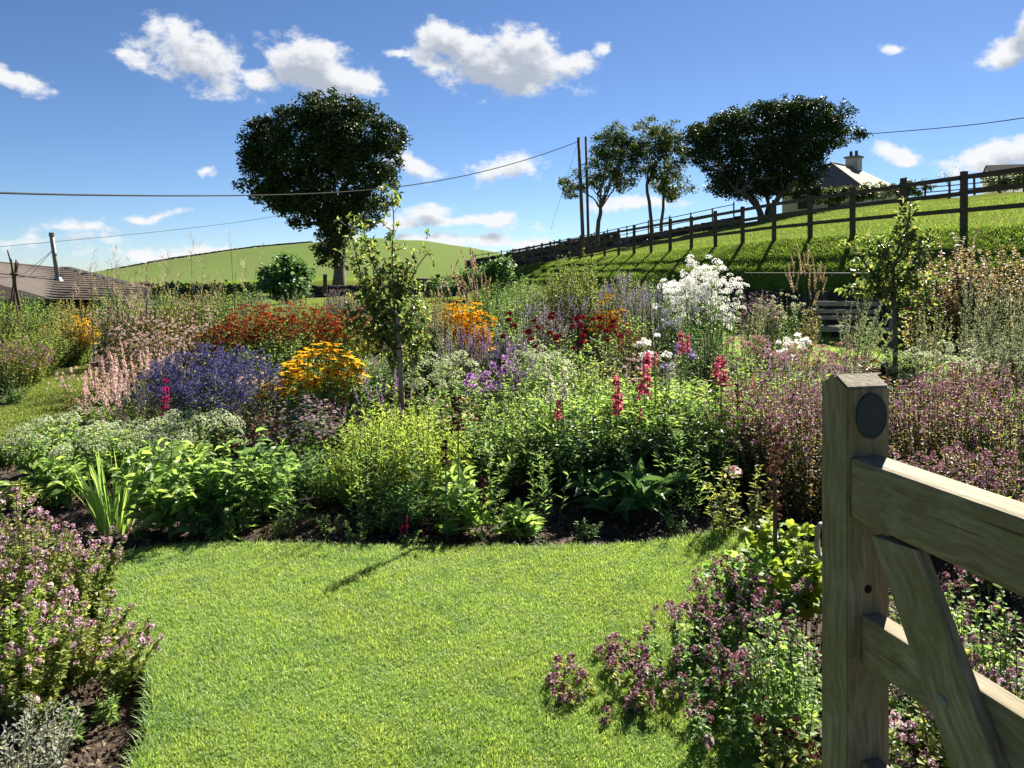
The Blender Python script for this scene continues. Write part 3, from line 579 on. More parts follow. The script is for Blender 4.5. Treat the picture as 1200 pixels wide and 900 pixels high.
# garden bench
b = P3(990, 395, 17); bench = thing('garden_bench', 'weathered slatted wooden bench against the dark wall behind the back lawn', 'bench', (float(b[0]), 16.6, -.09), rz=-.28)
def bpart(nm, c, d): m = MB(); m.box(c, d); return m.build(nm, M['oldwood'], bench)
for x in (-.7, .7):
    bpart('leg', (x, -.28, .31), (.065, .065, .62)); bpart('leg', (x, .26, .47), (.065, .065, .94)); bpart('armrest', (x, -.02, .635), (.08, .62, .045))
for k in range(5): bpart('seat_slat', (0, -.24 + k * .115, .44), (1.46, .095, .028))
for hz in (.62, .76): bpart('back_slat', (0, .235, hz), (1.33, .025, .085))
bpart('top_rail', (0, .245, .93), (1.50, .06, .10)); bpart('seat_rail', (0, -.30, .39), (1.33, .03, .08))
# bean wigwam
wg = thing('cane_wigwam', 'rustic brown stick wigwam standing at the left among the far beds', 'plant support', (*G(17, 412), -.06))
rw = np.random.default_rng(8); hw = EYE - (300 - HOR) / F * wg.location.y + .06
for k in range(7):
    a = k / 7 * 6.28; bpt = np.array([.24 * math.cos(a), .24 * math.sin(a), 0]); tp = np.array([-.05 * math.cos(a) + rw.normal(0, .05), -.05 * math.sin(a), hw * rw.uniform(.9, 1.06)])
    m = MB(); m.tube([bpt, (bpt + tp) / 2 * np.array([.8, .8, 1]) + rw.normal(0, .012, 3), tp * np.array([.4, .4, .86]), tp], [.022, .02, .017, .012], 6); m.build('pole', M['twig'], wg)
m = MB(); a = np.linspace(0, 6.28, 20); m.tube(np.c_[.06 * np.cos(a), .06 * np.sin(a), np.full(20, hw * .82)], .02, 5); m.build('binding', M['twig'], wg)

# ------------------------------------------------------------------ the gate in the foreground
def gatewood():
    m, t, o = newmat('weathered green oak'); n = t.nodes.new; l = t.links.new
    tcn = n('ShaderNodeTexCoord'); mp = n('ShaderNodeMapping'); mp.inputs['Scale'].default_value = (1.6, 26, 26); l(tcn.outputs['Object'], mp.inputs[0])
    ds = n('ShaderNodeTexNoise'); ds.inputs['Scale'].default_value = 5; l(tcn.outputs['Object'], ds.inputs['Vector'])
    av = n('ShaderNodeVectorMath'); av.operation = 'MULTIPLY_ADD'; l(ds.outputs['Color'], av.inputs[0]); av.inputs[1].default_value = (.5, 1.6, 1.6); l(mp.outputs[0], av.inputs[2])
    nz = n('ShaderNodeTexNoise'); nz.inputs['Scale'].default_value = 3.2; nz.inputs['Detail'].default_value = 10; nz.inputs['Roughness'].default_value = .68; l(av.outputs[0], nz.inputs['Vector'])
    c1 = ramp(t, nz.outputs['Fac'], [(.095, .074, .045), (.16, .128, .080), (.235, .195, .130), (.32, .28, .205)], [.28, .45, .6, .78])
    n2 = n('ShaderNodeTexNoise'); n2.inputs['Scale'].default_value = 7; n2.inputs['Detail'].default_value = 7; n2.inputs['Roughness'].default_value = .65; l(tcn.outputs['Object'], n2.inputs['Vector'])
    r2 = n('ShaderNodeMapRange'); l(n2.outputs['Fac'], r2.inputs[0]); r2.inputs[1].default_value = .42; r2.inputs[2].default_value = .68; r2.inputs[4].default_value = .62
    mi = n('ShaderNodeMix'); mi.data_type = 'RGBA'; l(r2.outputs[0], mi.inputs[0]); l(c1, mi.inputs[6]); mi.inputs[7].default_value = (.115, .10, .028, 1)
    vo = n('ShaderNodeTexVoronoi'); vo.inputs['Scale'].default_value = 5.5; l(tcn.outputs['Object'], vo.inputs['Vector'])
    r3 = n('ShaderNodeMapRange'); l(vo.outputs['Distance'], r3.inputs[0]); r3.inputs[1].default_value = .05; r3.inputs[2].default_value = .13; r3.inputs[3].default_value = .75; r3.inputs[4].default_value = 0
    m2 = n('ShaderNodeMix'); m2.data_type = 'RGBA'; l(r3.outputs[0], m2.inputs[0]); l(mi.outputs[2], m2.inputs[6]); m2.inputs[7].default_value = (.04, .028, .018, 1)
    mc = n('ShaderNodeMapping'); mc.inputs['Scale'].default_value = (1.1, 70, 70); l(tcn.outputs['Object'], mc.inputs[0])
    nc = n('ShaderNodeTexNoise'); nc.inputs['Scale'].default_value = 1.6; nc.inputs['Detail'].default_value = 3; l(mc.outputs[0], nc.inputs['Vector'])
    rc = n('ShaderNodeMapRange'); l(nc.outputs['Fac'], rc.inputs[0]); rc.inputs[1].default_value = .66; rc.inputs[2].default_value = .70; rc.inputs[4].default_value = .8
    m4 = n('ShaderNodeMix'); m4.data_type = 'RGBA'; l(rc.outputs[0], m4.inputs[0]); l(m2.outputs[2], m4.inputs[6]); m4.inputs[7].default_value = (.03, .022, .014, 1)
    nl = n('ShaderNodeTexNoise'); nl.inputs['Scale'].default_value = 34; nl.inputs['Detail'].default_value = 5; l(tcn.outputs['Object'], nl.inputs['Vector'])
    rl2 = n('ShaderNodeMapRange'); l(nl.outputs['Fac'], rl2.inputs[0]); rl2.inputs[1].default_value = .62; rl2.inputs[2].default_value = .72; rl2.inputs[4].default_value = .5
    m5 = n('ShaderNodeMix'); m5.data_type = 'RGBA'; l(rl2.outputs[0], m5.inputs[0]); l(m4.outputs[2], m5.inputs[6]); m5.inputs[7].default_value = (.20, .20, .13, 1); m2 = m5
    p = n('ShaderNodeBsdfPrincipled'); l(m2.outputs[2], p.inputs['Base Color']); p.inputs['Roughness'].default_value = .78; p.inputs['Specular IOR Level'].default_value = .25
    b = n('ShaderNodeBump'); b.inputs['Strength'].default_value = .55; b.inputs['Distance'].default_value = .004; l(nz.outputs['Fac'], b.inputs['Height']); l(b.outputs[0], p.inputs['Normal'])
    l(p.outputs[0], o.inputs[0]); return m
M['gate'] = gatewood()
M['disc'] = noisemat('dark blue plastic', [(.022, .025, .032), (.05, .055, .062)], scale=60, rough=.75, spec=.2)
gate = thing('wooden_gate', 'open weathered green oak gate with diagonal brace and dark oval disc, in the right foreground', 'gate', (.655, 1.5, 0), rz=math.atan2(-.97, .24))
# stile: local X of the mesh is vertical (grain), so it is turned upright
def stile_edit(bm):
    for v in bm.verts:
        pass
def make_stile():
    bm = bmesh.new(); zt, zr = 1.322, 1.345
    prof = [(-.082, .02), (0, .02), (0, zt), (-.040, zr), (-.082, zt)]
    a = [bm.verts.new((z, 0.0, x)) for x, z in prof]; c = [bm.verts.new((z, .098, x)) for x, z in prof]
    bm.faces.new(a); bm.faces.new(c[::-1]); n_ = len(prof)
    for i in range(n_): bm.faces.new((a[i], c[i], c[(i + 1) % n_], a[(i + 1) % n_]))
    bmesh.ops.recalc_face_normals(bm, faces=list(bm.faces)); bmesh.ops.bevel(bm, geom=list(bm.edges), offset=.0035, segments=2, affect='EDGES')
    me = bpy.data.meshes.new('stile'); bm.to_mesh(me); bm.free(); me.materials.append(M['gate'])
    o = link('stile', me, gate); o.matrix_local = Matrix(((0, 0, 1, 0), (0, 1, 0, 0), (1, 0, 0, 0), (0, 0, 0, 1))); return o
make_stile()
def gpart(nm, x0, x1, y0, y1, z0, z1, bev=.005):
    return bevel_box(nm, (x1 - x0, y1 - y0, z1 - z0), M['gate'], gate, ((x0 + x1) / 2, (y0 + y1) / 2, (z0 + z1) / 2), bev=bev)
gpart('top_rail', .001, 1.45, .004, .079, 1.068, 1.188, .011)
for z0, z1 in ((.784, .877), (.50, .59), (.22, .31)): gpart('rail', .001, 1.45, .030, .074, z0, z1, .004)
gpart('heel_stile', 1.452, 1.56, -.004, .090, .02, 1.32, .006)
dx, dz = .51, -.86; L_ = 1.05; cx, cz = .125 + dx * L_ / 2 - .02, 1.05 + dz * L_ / 2 + .03
o = bevel_box('brace', (L_, .026, .103), M['gate'], gate, (cx, .0165, cz), rot=(0, math.atan2(-dz, dx), 0), bev=.004)
# top of the brace is tucked under the top rail: cut it level by keeping it below z=1.066
m_ = o.data; Mi = o.matrix_basis.copy() if False else (Matrix.Translation(o.location) @ o.rotation_euler.to_matrix().to_4x4())
for v in m_.vertices:
    w = Mi @ v.co
    if w.z > 1.0655:
        k = (w.z - 1.0655) / .86; v.co.x += k
bm = bmesh.new(); bmesh.ops.create_uvsphere(bm, u_segments=24, v_segments=8, radius=1)
for v in bm.verts: v.co = Vector((v.co.x * .006 if v.co.z is None else v.co.x, v.co.y, v.co.z))
me = bpy.data.meshes.new('reflector'); bm.to_mesh(me); bm.free()
mb = MB(); a = np.linspace(0, 2 * np.pi, 40, endpoint=False); ring = lambda rx, s: np.c_[np.full(40, rx), .034 * s * np.cos(a), .045 * s * np.sin(a)]
vv = np.vstack([ring(.0005, 1), ring(.006, 1), ring(.0085, .93), ring(.0085, .90), ring(.0065, .86), [[.0065, 0, 0]]]); j = np.arange(40); j2 = (j + 1) % 40
for k in range(4): mb.raw(vv, np.stack([k * 40 + j, k * 40 + j2, (k + 1) * 40 + j2, (k + 1) * 40 + j], -1))
mb.raw(vv, np.stack([160 + j, 160 + j2, np.full(40, 200)], -1)); o = mb.build('reflector', M['disc'], gate); o.location = (0, .052, 1.266)
bpy.data.meshes.remove(me)
def dome(nm, loc, axis_, r, h, mat):
    mb = MB(); a = np.linspace(0, 2 * np.pi, 20, endpoint=False); vs = []
    for k, (rr2, hh) in enumerate(((1, 0), (.97, .35), (.8, .7), (.45, .95))): vs.append(np.c_[np.cos(a) * r * rr2, np.sin(a) * r * rr2, np.full(20, h * hh)])
    vv = np.vstack(vs + [[[0, 0, h]]]); j = np.arange(20); j2 = (j + 1) % 20
    for k in range(3): mb.raw(vv, np.stack([k * 20 + j, k * 20 + j2, (k + 1) * 20 + j2, (k + 1) * 20 + j], -1))
    mb.raw(vv, np.stack([60 + j, 60 + j2, np.full(20, 80)], -1)); o = mb.build(nm, mat, gate, smooth=True); o.location = loc; o.rotation_mode = 'QUATERNION'; o.rotation_quaternion = Vector(axis_).to_track_quat('Z', 'Y'); return o
dome('coach_bolt', (.232, .003, .835), (0, -1, 0), .0115, .004, M['flue'])
M['hole'] = noisemat('bolt hole shade', [(.006, .005, .004), (.01, .008, .006)])
dome('bolt_hole_shade', (.0005, .047, .925), (1, 0, 0), .0085, .002, M['hole'])  # no recess: a near-black dome paints the shade inside the hole
mb = MB(); mb.tube([(-.080, .018, 1.02), (-.105, .016, 1.02), (-.115, .015, 1.01), (-.115, .015, .965), (-.105, .016, .952), (-.080, .018, .952)], .0065, 8); mb.build('latch_handle', M['flue'], gate, smooth=True)

# ------------------------------------------------------------------ trees
LEAF1 = (np.array([[0, 0, 0], [.5, .45, .06], [0, 1, -.05], [-.5, .45, .06]]), [(np.array([[0, 1, 2, 3]]), 0)])
LEAF2 = (np.array([[0, 0, 0], [.42, .28, .10], [.38, .62, .10], [0, 1, -.16], [-.38, .62, .10], [-.42, .28, .10], [0, .32, .0], [0, .66, -.03]]),
         [(np.array([[0, 1, 6], [0, 6, 5], [7, 2, 3], [7, 3, 4]]), 0), (np.array([[6, 1, 2, 7], [5, 6, 7, 4]]), 0)])
_a = np.linspace(-2.5, 2.5, 19); _r = .30 + .20 * np.abs(np.cos(_a * 1.57)) ** .6
LEAF3 = (np.vstack([[[0, .42, -.05]], np.c_[np.sin(_a) * _r * 1.05, .42 + np.cos(_a) * _r, .05 + .10 * (_r - .3)], [[0, .0, 0]]]),
         [(np.array([[0, i + 1, i + 2] for i in range(18)] + [[0, 19, 20], [0, 20, 1]]), 0)])
def bez(a, b, c, n):
    t = np.linspace(0, 1, n)[:, None]; return (1 - t) ** 2 * a + 2 * t * (1 - t) * b + t * t * c
def tree(name, label, base, fork, r0, lobes, d, seed, mat, lsize, nclump, nleaf, crad, group=None, stems=1, spread=0, yscale=.9, hang=.0, cat='tree', sprays=0):
    """trunk and limbs to every lobe, twigs to leaf clumps, leaves spread round each clump. lobes: (px,py,rx,ry) at depth d"""
    r = np.random.default_rng(seed); k = d / F
    bx, by = (base[0] - 600) * k, d; bz = TZ(bx, by) - .18; root = thing(name, label, cat, (bx, by, bz), group)
    B0 = np.array([bx, by, bz]); fk = P3(fork[0], fork[1], d) - B0
    tm = MB(); cr = MB(); trunks = []
    for s in range(stems):
        q = np.array([r.normal(0, spread), r.normal(0, spread), 0]) if stems > 1 else np.zeros(3); top = fk + q * 2.2 + np.array([0, 0, r.uniform(-.3, .3) if stems > 1 else 0])
        rr = r0 * (1 if stems == 1 else r.uniform(.6, 1)); pts = bez(q * .5, q * .7 + np.array([r.normal(0, .15), 0, top[2] * .55]), top, 7); pts[:, :2] += r.normal(0, rr * .15, (7, 2)) * np.linspace(0, 1, 7)[:, None]
        tm.tube(pts, np.linspace(1, .72, 7) ** 1.3 * rr * np.r_[1.5, 1.12, 1, 1, 1, 1, 1], 9); trunks.append((top, rr * .72))
    for li, (px, py, rx, ry) in enumerate(lobes):
        c = P3(px, py, d) - B0 + np.array([0, r.normal(0, rx * k * .5), 0]); rad = np.array([rx * k, rx * k * yscale, ry * k])
        top, tr = trunks[li % stems]
        mid = (top + c) / 2 + np.array([(c - top)[0] * .18, (c - top)[1] * .18, -abs(c - top)[2] * .05]); limb = bez(top - np.array([0, 0, .3]), mid, c, 8); limb[2:-1] += r.normal(0, .05 * rad[0], (5, 3))
        tm.tube(limb, np.linspace(tr * .62, tr * .16, 8), 6)
        dirs = unit(r.normal(0, 1, (nclump, 3))); ra = r.uniform(.25, 1, nclump) ** .5; cc = c + dirs * rad * ra[:, None]
        n = len(cc)
        for j in range(0, n, 2):
            st = limb[int(r.integers(3, 8))]; tm.tube(bez(st, (st + cc[j]) / 2 + r.normal(0, .12 * rad[0], 3), cc[j], 4), np.linspace(tr * .2, .012, 4), 4, cap=False)
        m = nleaf; P = np.repeat(cc, m, 0) + (unit(r.normal(0, 1, (n * m, 3))) * (r.uniform(0, 1, (n * m, 1)) ** .55) * np.array([1, 1, .72])) * np.repeat(crad * r.uniform(.6, 1.25, (n, 1)), m, 0)
        out = unit(P - c); D = unit(out + r.normal(0, .7, out.shape) + np.array([0, 0, -.35 - hang])); Nn = unit(np.array([0, 0, .9]) + out * .5 + r.normal(0, .5, out.shape))
        s = lsize * r.uniform(.6, 1.25, len(P)); cr.inst(LEAF1, P, D, Nn, np.c_[s * .8, s, s])
        for j in range(sprays):             # ragged leafy shoots breaking the outline
            dv = unit(r.normal(0, 1, 3) + np.array([0, 0, .25])); a0 = c + dv * rad * .6; a1 = c + dv * rad * r.uniform(1.05, 1.3) + dv * crad * r.uniform(.3, 1.0); md = (a0 + a1) / 2 + r.normal(0, .15, 3)
            tw = bez(a0, md, a1, 7); tm.tube(tw, np.linspace(.03, .008, 7), 3, cap=False)
            q = int(nleaf * .7); tt = r.uniform(0, 1, q) ** .8; P = np.stack([np.interp(tt * 6, np.arange(7), tw[:, z]) for z in range(3)], 1) + r.normal(0, 1, (q, 3)) * (.11 + .22 * (1 - tt[:, None])) * crad
            s = lsize * r.uniform(.55, 1.1, q); cr.inst(LEAF1, P, unit(r.normal(0, 1, P.shape) + dv * .6), unit(np.array([0, 0, .8]) + r.normal(0, .6, P.shape)), np.c_[s * .8, s, s])
    tm.build('trunk', M['bark'], root, smooth=True); cr.build('crown', mat, root); return root
def crown_tree(name, label, base, fork, r0, outline, d, seed, mat, lsize, per_m2, nleaf, crad, thick, group=None, stems=1, spread=0., limbs=16, holes=.0):
    """a tree with its own silhouette: leaf clumps fill a thick volume, limbs run from the fork into it"""
    r = np.random.default_rng(seed); k = d / F; bx = (base[0] - 600) * k; bz = TZ(bx, d) - .18; B0 = np.array([bx, d, bz]); root = thing(name, label, 'tree', tuple(B0), group)
    O = np.array([P3(px, py, d) - B0 for px, py in outline])[:, [0, 2]]; lo, hi = O.min(0), O.max(0); seg = np.roll(O, -1, 0) - O
    area = abs(np.sum(O[:, 0] * np.roll(O[:, 1], -1) - O[:, 1] * np.roll(O[:, 0], -1))) / 2; n = int(area * per_m2)
    Q = np.zeros((0, 2))
    while len(Q) < n:
        q = r.uniform(lo, hi, (n * 2, 2)); Q = np.vstack([Q, q[inpoly(q[:, 0], q[:, 1], [tuple(o) for o in O])]])
    Q = Q[:n]; tt = np.clip(np.einsum('ijk,jk->ij', Q[:, None] - O[None], seg) / (seg ** 2).sum(1), 0, 1); ed = np.linalg.norm(Q[:, None] - (O[None] + tt[..., None] * seg[None]), axis=2).min(1)
    dep = thick * np.sqrt(np.clip(ed / (ed.max() + 1e-6), 0, 1)); cy = r.uniform(-1, 1, n); cy = np.sign(cy) * np.abs(cy) ** .6 * (dep + .25)
    cc = np.c_[Q[:, 0], cy, Q[:, 1]]; cr_ = crad * np.clip(r.lognormal(0, .32, n), .45, 1.7) * np.clip(.5 + ed / (1.1 * crad) * .5, .45, 1)
    fk = P3(fork[0], fork[1], d) - B0; tm, cr = MB(), MB(); tops = []
    for s_ in range(stems):
        q = np.array([r.normal(0, spread), r.normal(0, spread), 0]) if stems > 1 else np.zeros(3); top = fk + q * 2.2; rr = r0 * (1 if stems == 1 else r.uniform(.6, 1))
        pts = bez(q * .5, q * .7 + np.array([r.normal(0, .2), 0, top[2] * .55]), top, 7); pts[1:-1, :2] += r.normal(0, rr * .2, (5, 2)); tm.tube(pts, np.linspace(1, .72, 7) * rr * np.r_[1.5, 1.12, 1, 1, 1, 1, 1], 9); tops.append((top, rr * .72))
    tg = cc[r.choice(n, min(limbs, n), False)]; L2 = []
    for i, t in enumerate(tg):
        top, tr = tops[i % stems]; v = t - top; ln = np.linalg.norm(v); mid = top + v * .45 + np.array([v[0] * .12, v[1] * .12, ln * .10]); lb = bez(top - np.array([0, 0, .2]), mid, t, 9); lb[2:-1] += r.normal(0, .035 * ln, (6, 3))
        tm.tube(lb, np.linspace(tr * r.uniform(.32, .6), .02, 9), 6); L2.append(lb)
    pool = np.vstack([l[3:] for l in L2])
    for j in range(0, n, 2):
        st = pool[np.argmin(((pool - cc[j]) ** 2).sum(1))]; tm.tube(bez(st, (st + cc[j]) / 2 + r.normal(0, .12, 3), cc[j], 4), np.linspace(.035, .010, 4), 4, cap=False)
    m = np.maximum(6, (nleaf * (cr_ / crad) ** 2 * r.uniform(.6, 1.3, n)).astype(int)); idx = np.repeat(np.arange(n), m)
    P = cc[idx] + unit(r.normal(0, 1, (len(idx), 3))) * (r.uniform(0, 1, (len(idx), 1)) ** .5) * np.array([1.1, 1.1, .75]) * cr_[idx][:, None]
    D = unit(r.normal(0, 1, P.shape) + np.array([0, 0, -.4])); Nn = unit(np.array([0, 0, .7]) + r.normal(0, .6, P.shape)); s_ = lsize * r.uniform(.55, 1.25, len(P)); cr.inst(LEAF1, P, D, Nn, np.c_[s_ * .8, s_, s_])
    tm.build('trunk', M['bark'], root, smooth=True); cr.build('crown', mat, root); return root
crown_tree('sycamore_tree', 'big dark round-crowned tree standing alone before the green hill', (397, 332), (396, 275), .46,
    [(378, 108), (392, 106), (406, 108), (418, 116), (438, 121), (446, 132), (456, 138), (470, 148), (475, 162), (466, 176), (470, 194), (462, 206), (464, 220), (450, 226), (453, 242), (446, 262), (430, 269), (412, 264), (409, 282), (403, 302), (394, 316), (380, 309), (367, 292), (372, 276), (381, 266), (364, 263), (350, 267), (336, 261), (330, 251), (312, 246), (299, 242), (302, 228), (284, 219), (283, 205), (294, 194), (282, 186), (290, 170), (285, 150), (302, 142), (322, 138), (334, 123), (354, 114)],
    55, 41, M['treeleaf'], .20, 7.6, 112, .62, 4.4, limbs=26)
g_ = 'trees on the skyline'
crown_tree('hawthorn_tree', 'windswept open-crowned tree leaning over the two utility poles', (700, 274), (704, 242), .20,
    [(655, 213), (672, 201), (690, 186), (697, 160), (712, 151), (722, 141), (732, 150), (746, 165), (748, 190), (747, 216), (735, 226), (714, 221), (690, 223), (675, 232), (659, 231)], 60, 42, M['thornleaf'], .15, 9.0, 84, .48, 2.0, g_, limbs=16)
crown_tree('ash_tree', 'slender tall tree with bent pale trunk in the middle of the skyline row', (764, 268), (758, 215), .16,
    [(735, 172), (742, 148), (758, 137), (776, 141), (784, 165), (778, 190), (765, 207), (744, 208)], 60, 43, M['thornleaf'], .16, 9.0, 84, .50, 2.0, g_, limbs=12)
crown_tree('ash_tree', 'slim loose-crowned tree with drooping sprays right of the bent trunk', (773, 268), (778, 228), .14,
    [(776, 141), (791, 139), (794, 158), (804, 170), (805, 190), (800, 203), (813, 222), (821, 242), (808, 230), (800, 216), (797, 234), (786, 237), (768, 226), (762, 209), (778, 190)], 59.5, 44, M['thornleaf'], .16, 8.5, 82, .48, 2.0, g_, limbs=12)
crown_tree('hawthorn_tree', 'broad dense dark multi-stemmed tree, widest on the skyline, beside the cottage', (897, 258), (893, 228), .24,
    [(798, 158), (812, 146), (832, 146), (840, 132), (858, 126), (870, 129), (885, 121), (905, 126), (915, 115), (928, 109), (940, 120), (960, 116), (974, 131), (985, 121), (991, 135), (982, 150), (1004, 149), (1013, 160), (1000, 169), (984, 173), (966, 181), (962, 196), (956, 217), (940, 227), (915, 229), (895, 233), (870, 234), (846, 229), (828, 221), (835, 205), (826, 195), (812, 188), (802, 175)],
    56, 45, M['treeleaf'], .17, 10.5, 105, .56, 4.0, g_, stems=5, spread=.5, limbs=30)
tree('bare_sapling', 'small thin bare-looking tree on the skyline behind the right-hand fence', (1112, 226), (1113, 216), .06, [(1117, 205, 10, 9), (1108, 208, 8, 8)], 50, 46, M['olive'], .10, 10, 6, .4, yscale=.6)
tree('farm_shrub', 'low pale bush in front of the white farmhouse', (1188, 215), (1188, 212), .05, [(1182, 213, 14, 9), (1164, 216, 12, 8), (1198, 211, 14, 9), (1216, 209, 14, 9)], 62, 47, M['thornleaf'], .16, 18, 60, .5, cat='shrub')
tree('hedge', 'dark low hedge in front of the cottage wall', (985, 238), (985, 236), .05, [(px, 231 - (px - 930) * .07, 15, 8) for px in range(940, 1068, 14)], 54, 51, M['thornleaf'], .18, 10, 60, .4, cat='hedge')
tree('evergreen_shrub', 'rounded dark evergreen shrub left of the big tree trunk', (336, 350), (336, 335), .10, [(336, 318, 20, 18), (326, 325, 18, 16), (346, 325, 20, 16), (336, 336, 26, 12)], 40, 48, M['dark'], .22, 26, 70, .42, cat='shrub')
tree('hedge', 'dark clipped hedge running along the foot of the hill by the barn', (212, 345), (212, 340), .05, [(px, 340, 18, 6) for px in range(165, 300, 17)], 44, 49, M['dark'], .18, 12, 60, .4, cat='hedge')
tree('hedge', 'shaggy dark hedge in the dip right of the field gate', (545, 345), (545, 338), .05, [(px, 337 - (px - 525) * .35, 14, 10) for px in range(522, 600, 14)], 43, 50, M['dark'], .18, 14, 60, .42, cat='hedge')

# ------------------------------------------------------------------ garden plants
def tpl_daisy(np_, droop, cone, pw=.24, er=.17):
    v, q = [], []
    for k in range(np_):
        a = k / np_ * 2 * np.pi; c, s = math.cos(a), math.sin(a); b = len(v)
        for rr, w, z in ((.13, -.06, .0), (.36, -pw / 2, -droop * .3), (.5, 0, -droop), (.36, pw / 2, -droop * .3)): v.append((c * rr - s * w, z, s * rr + c * w))
        q.append([b, b + 1, b + 2, b + 3])
    t = []; b = len(v); m = 7
    for k in range(m): a = k / m * 2 * np.pi; v.append((er * math.cos(a), .0, er * math.sin(a)))
    for k in range(m): a = k / m * 2 * np.pi; v.append((er * .7 * math.cos(a), cone * .7, er * .7 * math.sin(a)))
    v.append((0, cone, 0))
    q2 = [[b + k, b + (k + 1) % m, b + m + (k + 1) % m, b + m + k] for k in range(m)]; t = [[b + m + k, b + m + (k + 1) % m, b + 2 * m] for k in range(m)]
    return (np.array(v), [(np.array(q), 0), (np.array(q2), 1), (np.array(t), 1)])
def quads_at(P, D, size, r, flat=.5):
    """little florets: one bent quad per point facing roughly along D"""
    n = len(P); a = r.uniform(0, 6.28, n); ref = unit(np.cross(D, r.normal(0, 1, (n, 3)))); b = np.cross(D, ref); s = size * r.uniform(.6, 1.3, (n, 1))
    v = np.stack([P - ref * s * .5, P + b * s * .5 + D * s * .2, P + ref * s * .5, P - b * s * .5 + D * s * .2], 1)
    return v.reshape(-1, 3), np.arange(n * 4).reshape(-1, 4)
def tpl_ball(n, fs, seed, squash=1.0, hollow=.6):
    r = np.random.default_rng(seed); d = unit(r.normal(0, 1, (n, 3))); d[:, 1] = np.where(d[:, 1] < -.5, -d[:, 1], d[:, 1]); P = d * .5 * r.uniform(hollow, 1, (n, 1)) * np.array([1, squash, 1])
    v, f = quads_at(P, unit(d + r.normal(0, .3, d.shape)), fs, r); return (v, [(f, 0)])
def tpl_spike(n, fs, rad, seed, taper=.8, whorl=0):
    """florets round an axis of length 1 along y"""
    r = np.random.default_rng(seed); t = r.uniform(0, 1, n)
    if whorl: t = (np.floor(t * whorl) + .5 + r.normal(0, .13, n)) / whorl
    a = r.uniform(0, 6.28, n); rr = rad * (1 - taper * t) * r.uniform(.55, 1.1, n); d = np.c_[np.cos(a), .35 * np.ones(n), np.sin(a)]
    v, f = quads_at(np.c_[np.cos(a) * rr, t, np.sin(a) * rr], unit(d), fs, r); return (v, [(f, 0)])
def tpl_umbel(n, fs, seed, dome=.25):
    r = np.random.default_rng(seed); a = r.uniform(0, 6.28, n); q = .5 * np.sqrt(r.uniform(0, 1, n)); k = r.normal(0, .03, n)
    P = np.c_[np.cos(a) * q, dome * (1 - (q / .5) ** 2) + k, np.sin(a) * q]; v, f = quads_at(P, unit(np.c_[np.cos(a) * q, np.full(n, .5), np.sin(a) * q] + r.normal(0, .25, (n, 3))), fs, r)
    return (v, [(f, 0)])
def tpl_panicle(n, seed):
    r = np.random.default_rng(seed); vs, fs = [], []; b = 0
    for i in range(n):
        t0 = r.uniform(0, .85); a = r.uniform(0, 6.28); ln = .26 * (1 - t0) + .05; dr = np.array([math.cos(a) * .6, .8, math.sin(a) * .6])
        p0 = np.array([0, t0, 0]); 
        for j in range(5):
            p = p0 + dr * ln * (j + 1) / 5 + r.normal(0, .008, 3); s = .006; e = dr * .028
            side = np.array([-dr[2], 0, dr[0]]); side = side / np.linalg.norm(side) * s
            vs += [p - e, p + side, p + e, p - side]; fs.append([b, b + 1, b + 2, b + 3]); b += 4
    return (np.array(vs), [(np.array(fs), 0)])
T_HEL = tpl_daisy(9, .18, .14, .26, .13); T_RUD = tpl_daisy(12, .06, .09, .23, .11); T_AST = tpl_daisy(12, -.06, .07, .18); T_DAH = tpl_ball(60, .30, 3, .8, .5)
T_BALL = [tpl_ball(26, .30, 5), tpl_ball(20, .36, 6), tpl_ball(34, .24, 7, .8)]; T_THIS = [tpl_ball(36, .22, 8), tpl_ball(30, .26, 9, 1.1)]
T_LUP = tpl_spike(120, .085, .13, 10, .7); T_SAL = tpl_spike(60, .05, .045, 11, .6); T_VER = tpl_spike(90, .06, .075, 12, .55, 0); T_WHO = tpl_spike(150, .07, .13, 13, .45, 5); T_FEA = tpl_spike(70, .07, .035, 14, .6)
T_UMB = tpl_umbel(70, .12, 15, .36); T_UMBF = tpl_umbel(60, .14, 16, .1); T_PAN = tpl_panicle(16, 17); T_PHL = tpl_ball(34, .30, 18, .8)

def stems_for(r, h, w, n, base=.35, lean=1.0, topvar=.25, arch=0.):
    a = r.uniform(0, 6.28, n); q = np.sqrt(r.uniform(0, 1, n)); rx = q * w / 2
    tip = np.c_[np.cos(a) * rx * lean, np.sin(a) * rx * lean, h * (1 - .30 * q ** 2 * lean) * (1 - topvar * r.uniform(0, 1, n) ** 1.5)]
    tip[:, :2] += r.normal(0, .05, 2) * h + r.normal(0, .035, (n, 2)) * h
    bs = np.c_[np.cos(a) * rx * base, np.sin(a) * rx * base, np.zeros(n)] + np.c_[r.normal(0, .012, (n, 2)), np.zeros(n)]
    md = np.c_[bs[:, :2] * .6 + tip[:, :2] * .4 - np.c_[np.cos(a), np.sin(a)] * 0, tip[:, 2] * (.58 + .25 * arch)] + r.normal(0, .02 * h, (n, 3))
    t = np.linspace(0, 1, 6)[None, :, None]; A = (1 - t) ** 2 * bs[:, None] + 2 * t * (1 - t) * md[:, None] + t * t * tip[:, None]
    return A
def along(A, t):
    """points at parameter t (n stems, k) of the polylines A"""
    m = A.shape[1] - 1; f = np.clip(t * m, 0, m - 1e-6); i = f.astype(int); w = (f - i)[..., None]; r = np.arange(len(A))[:, None]
    return A[r, i] * (1 - w) + A[r, i + 1] * w, unit(A[r, i + 1] - A[r, i])
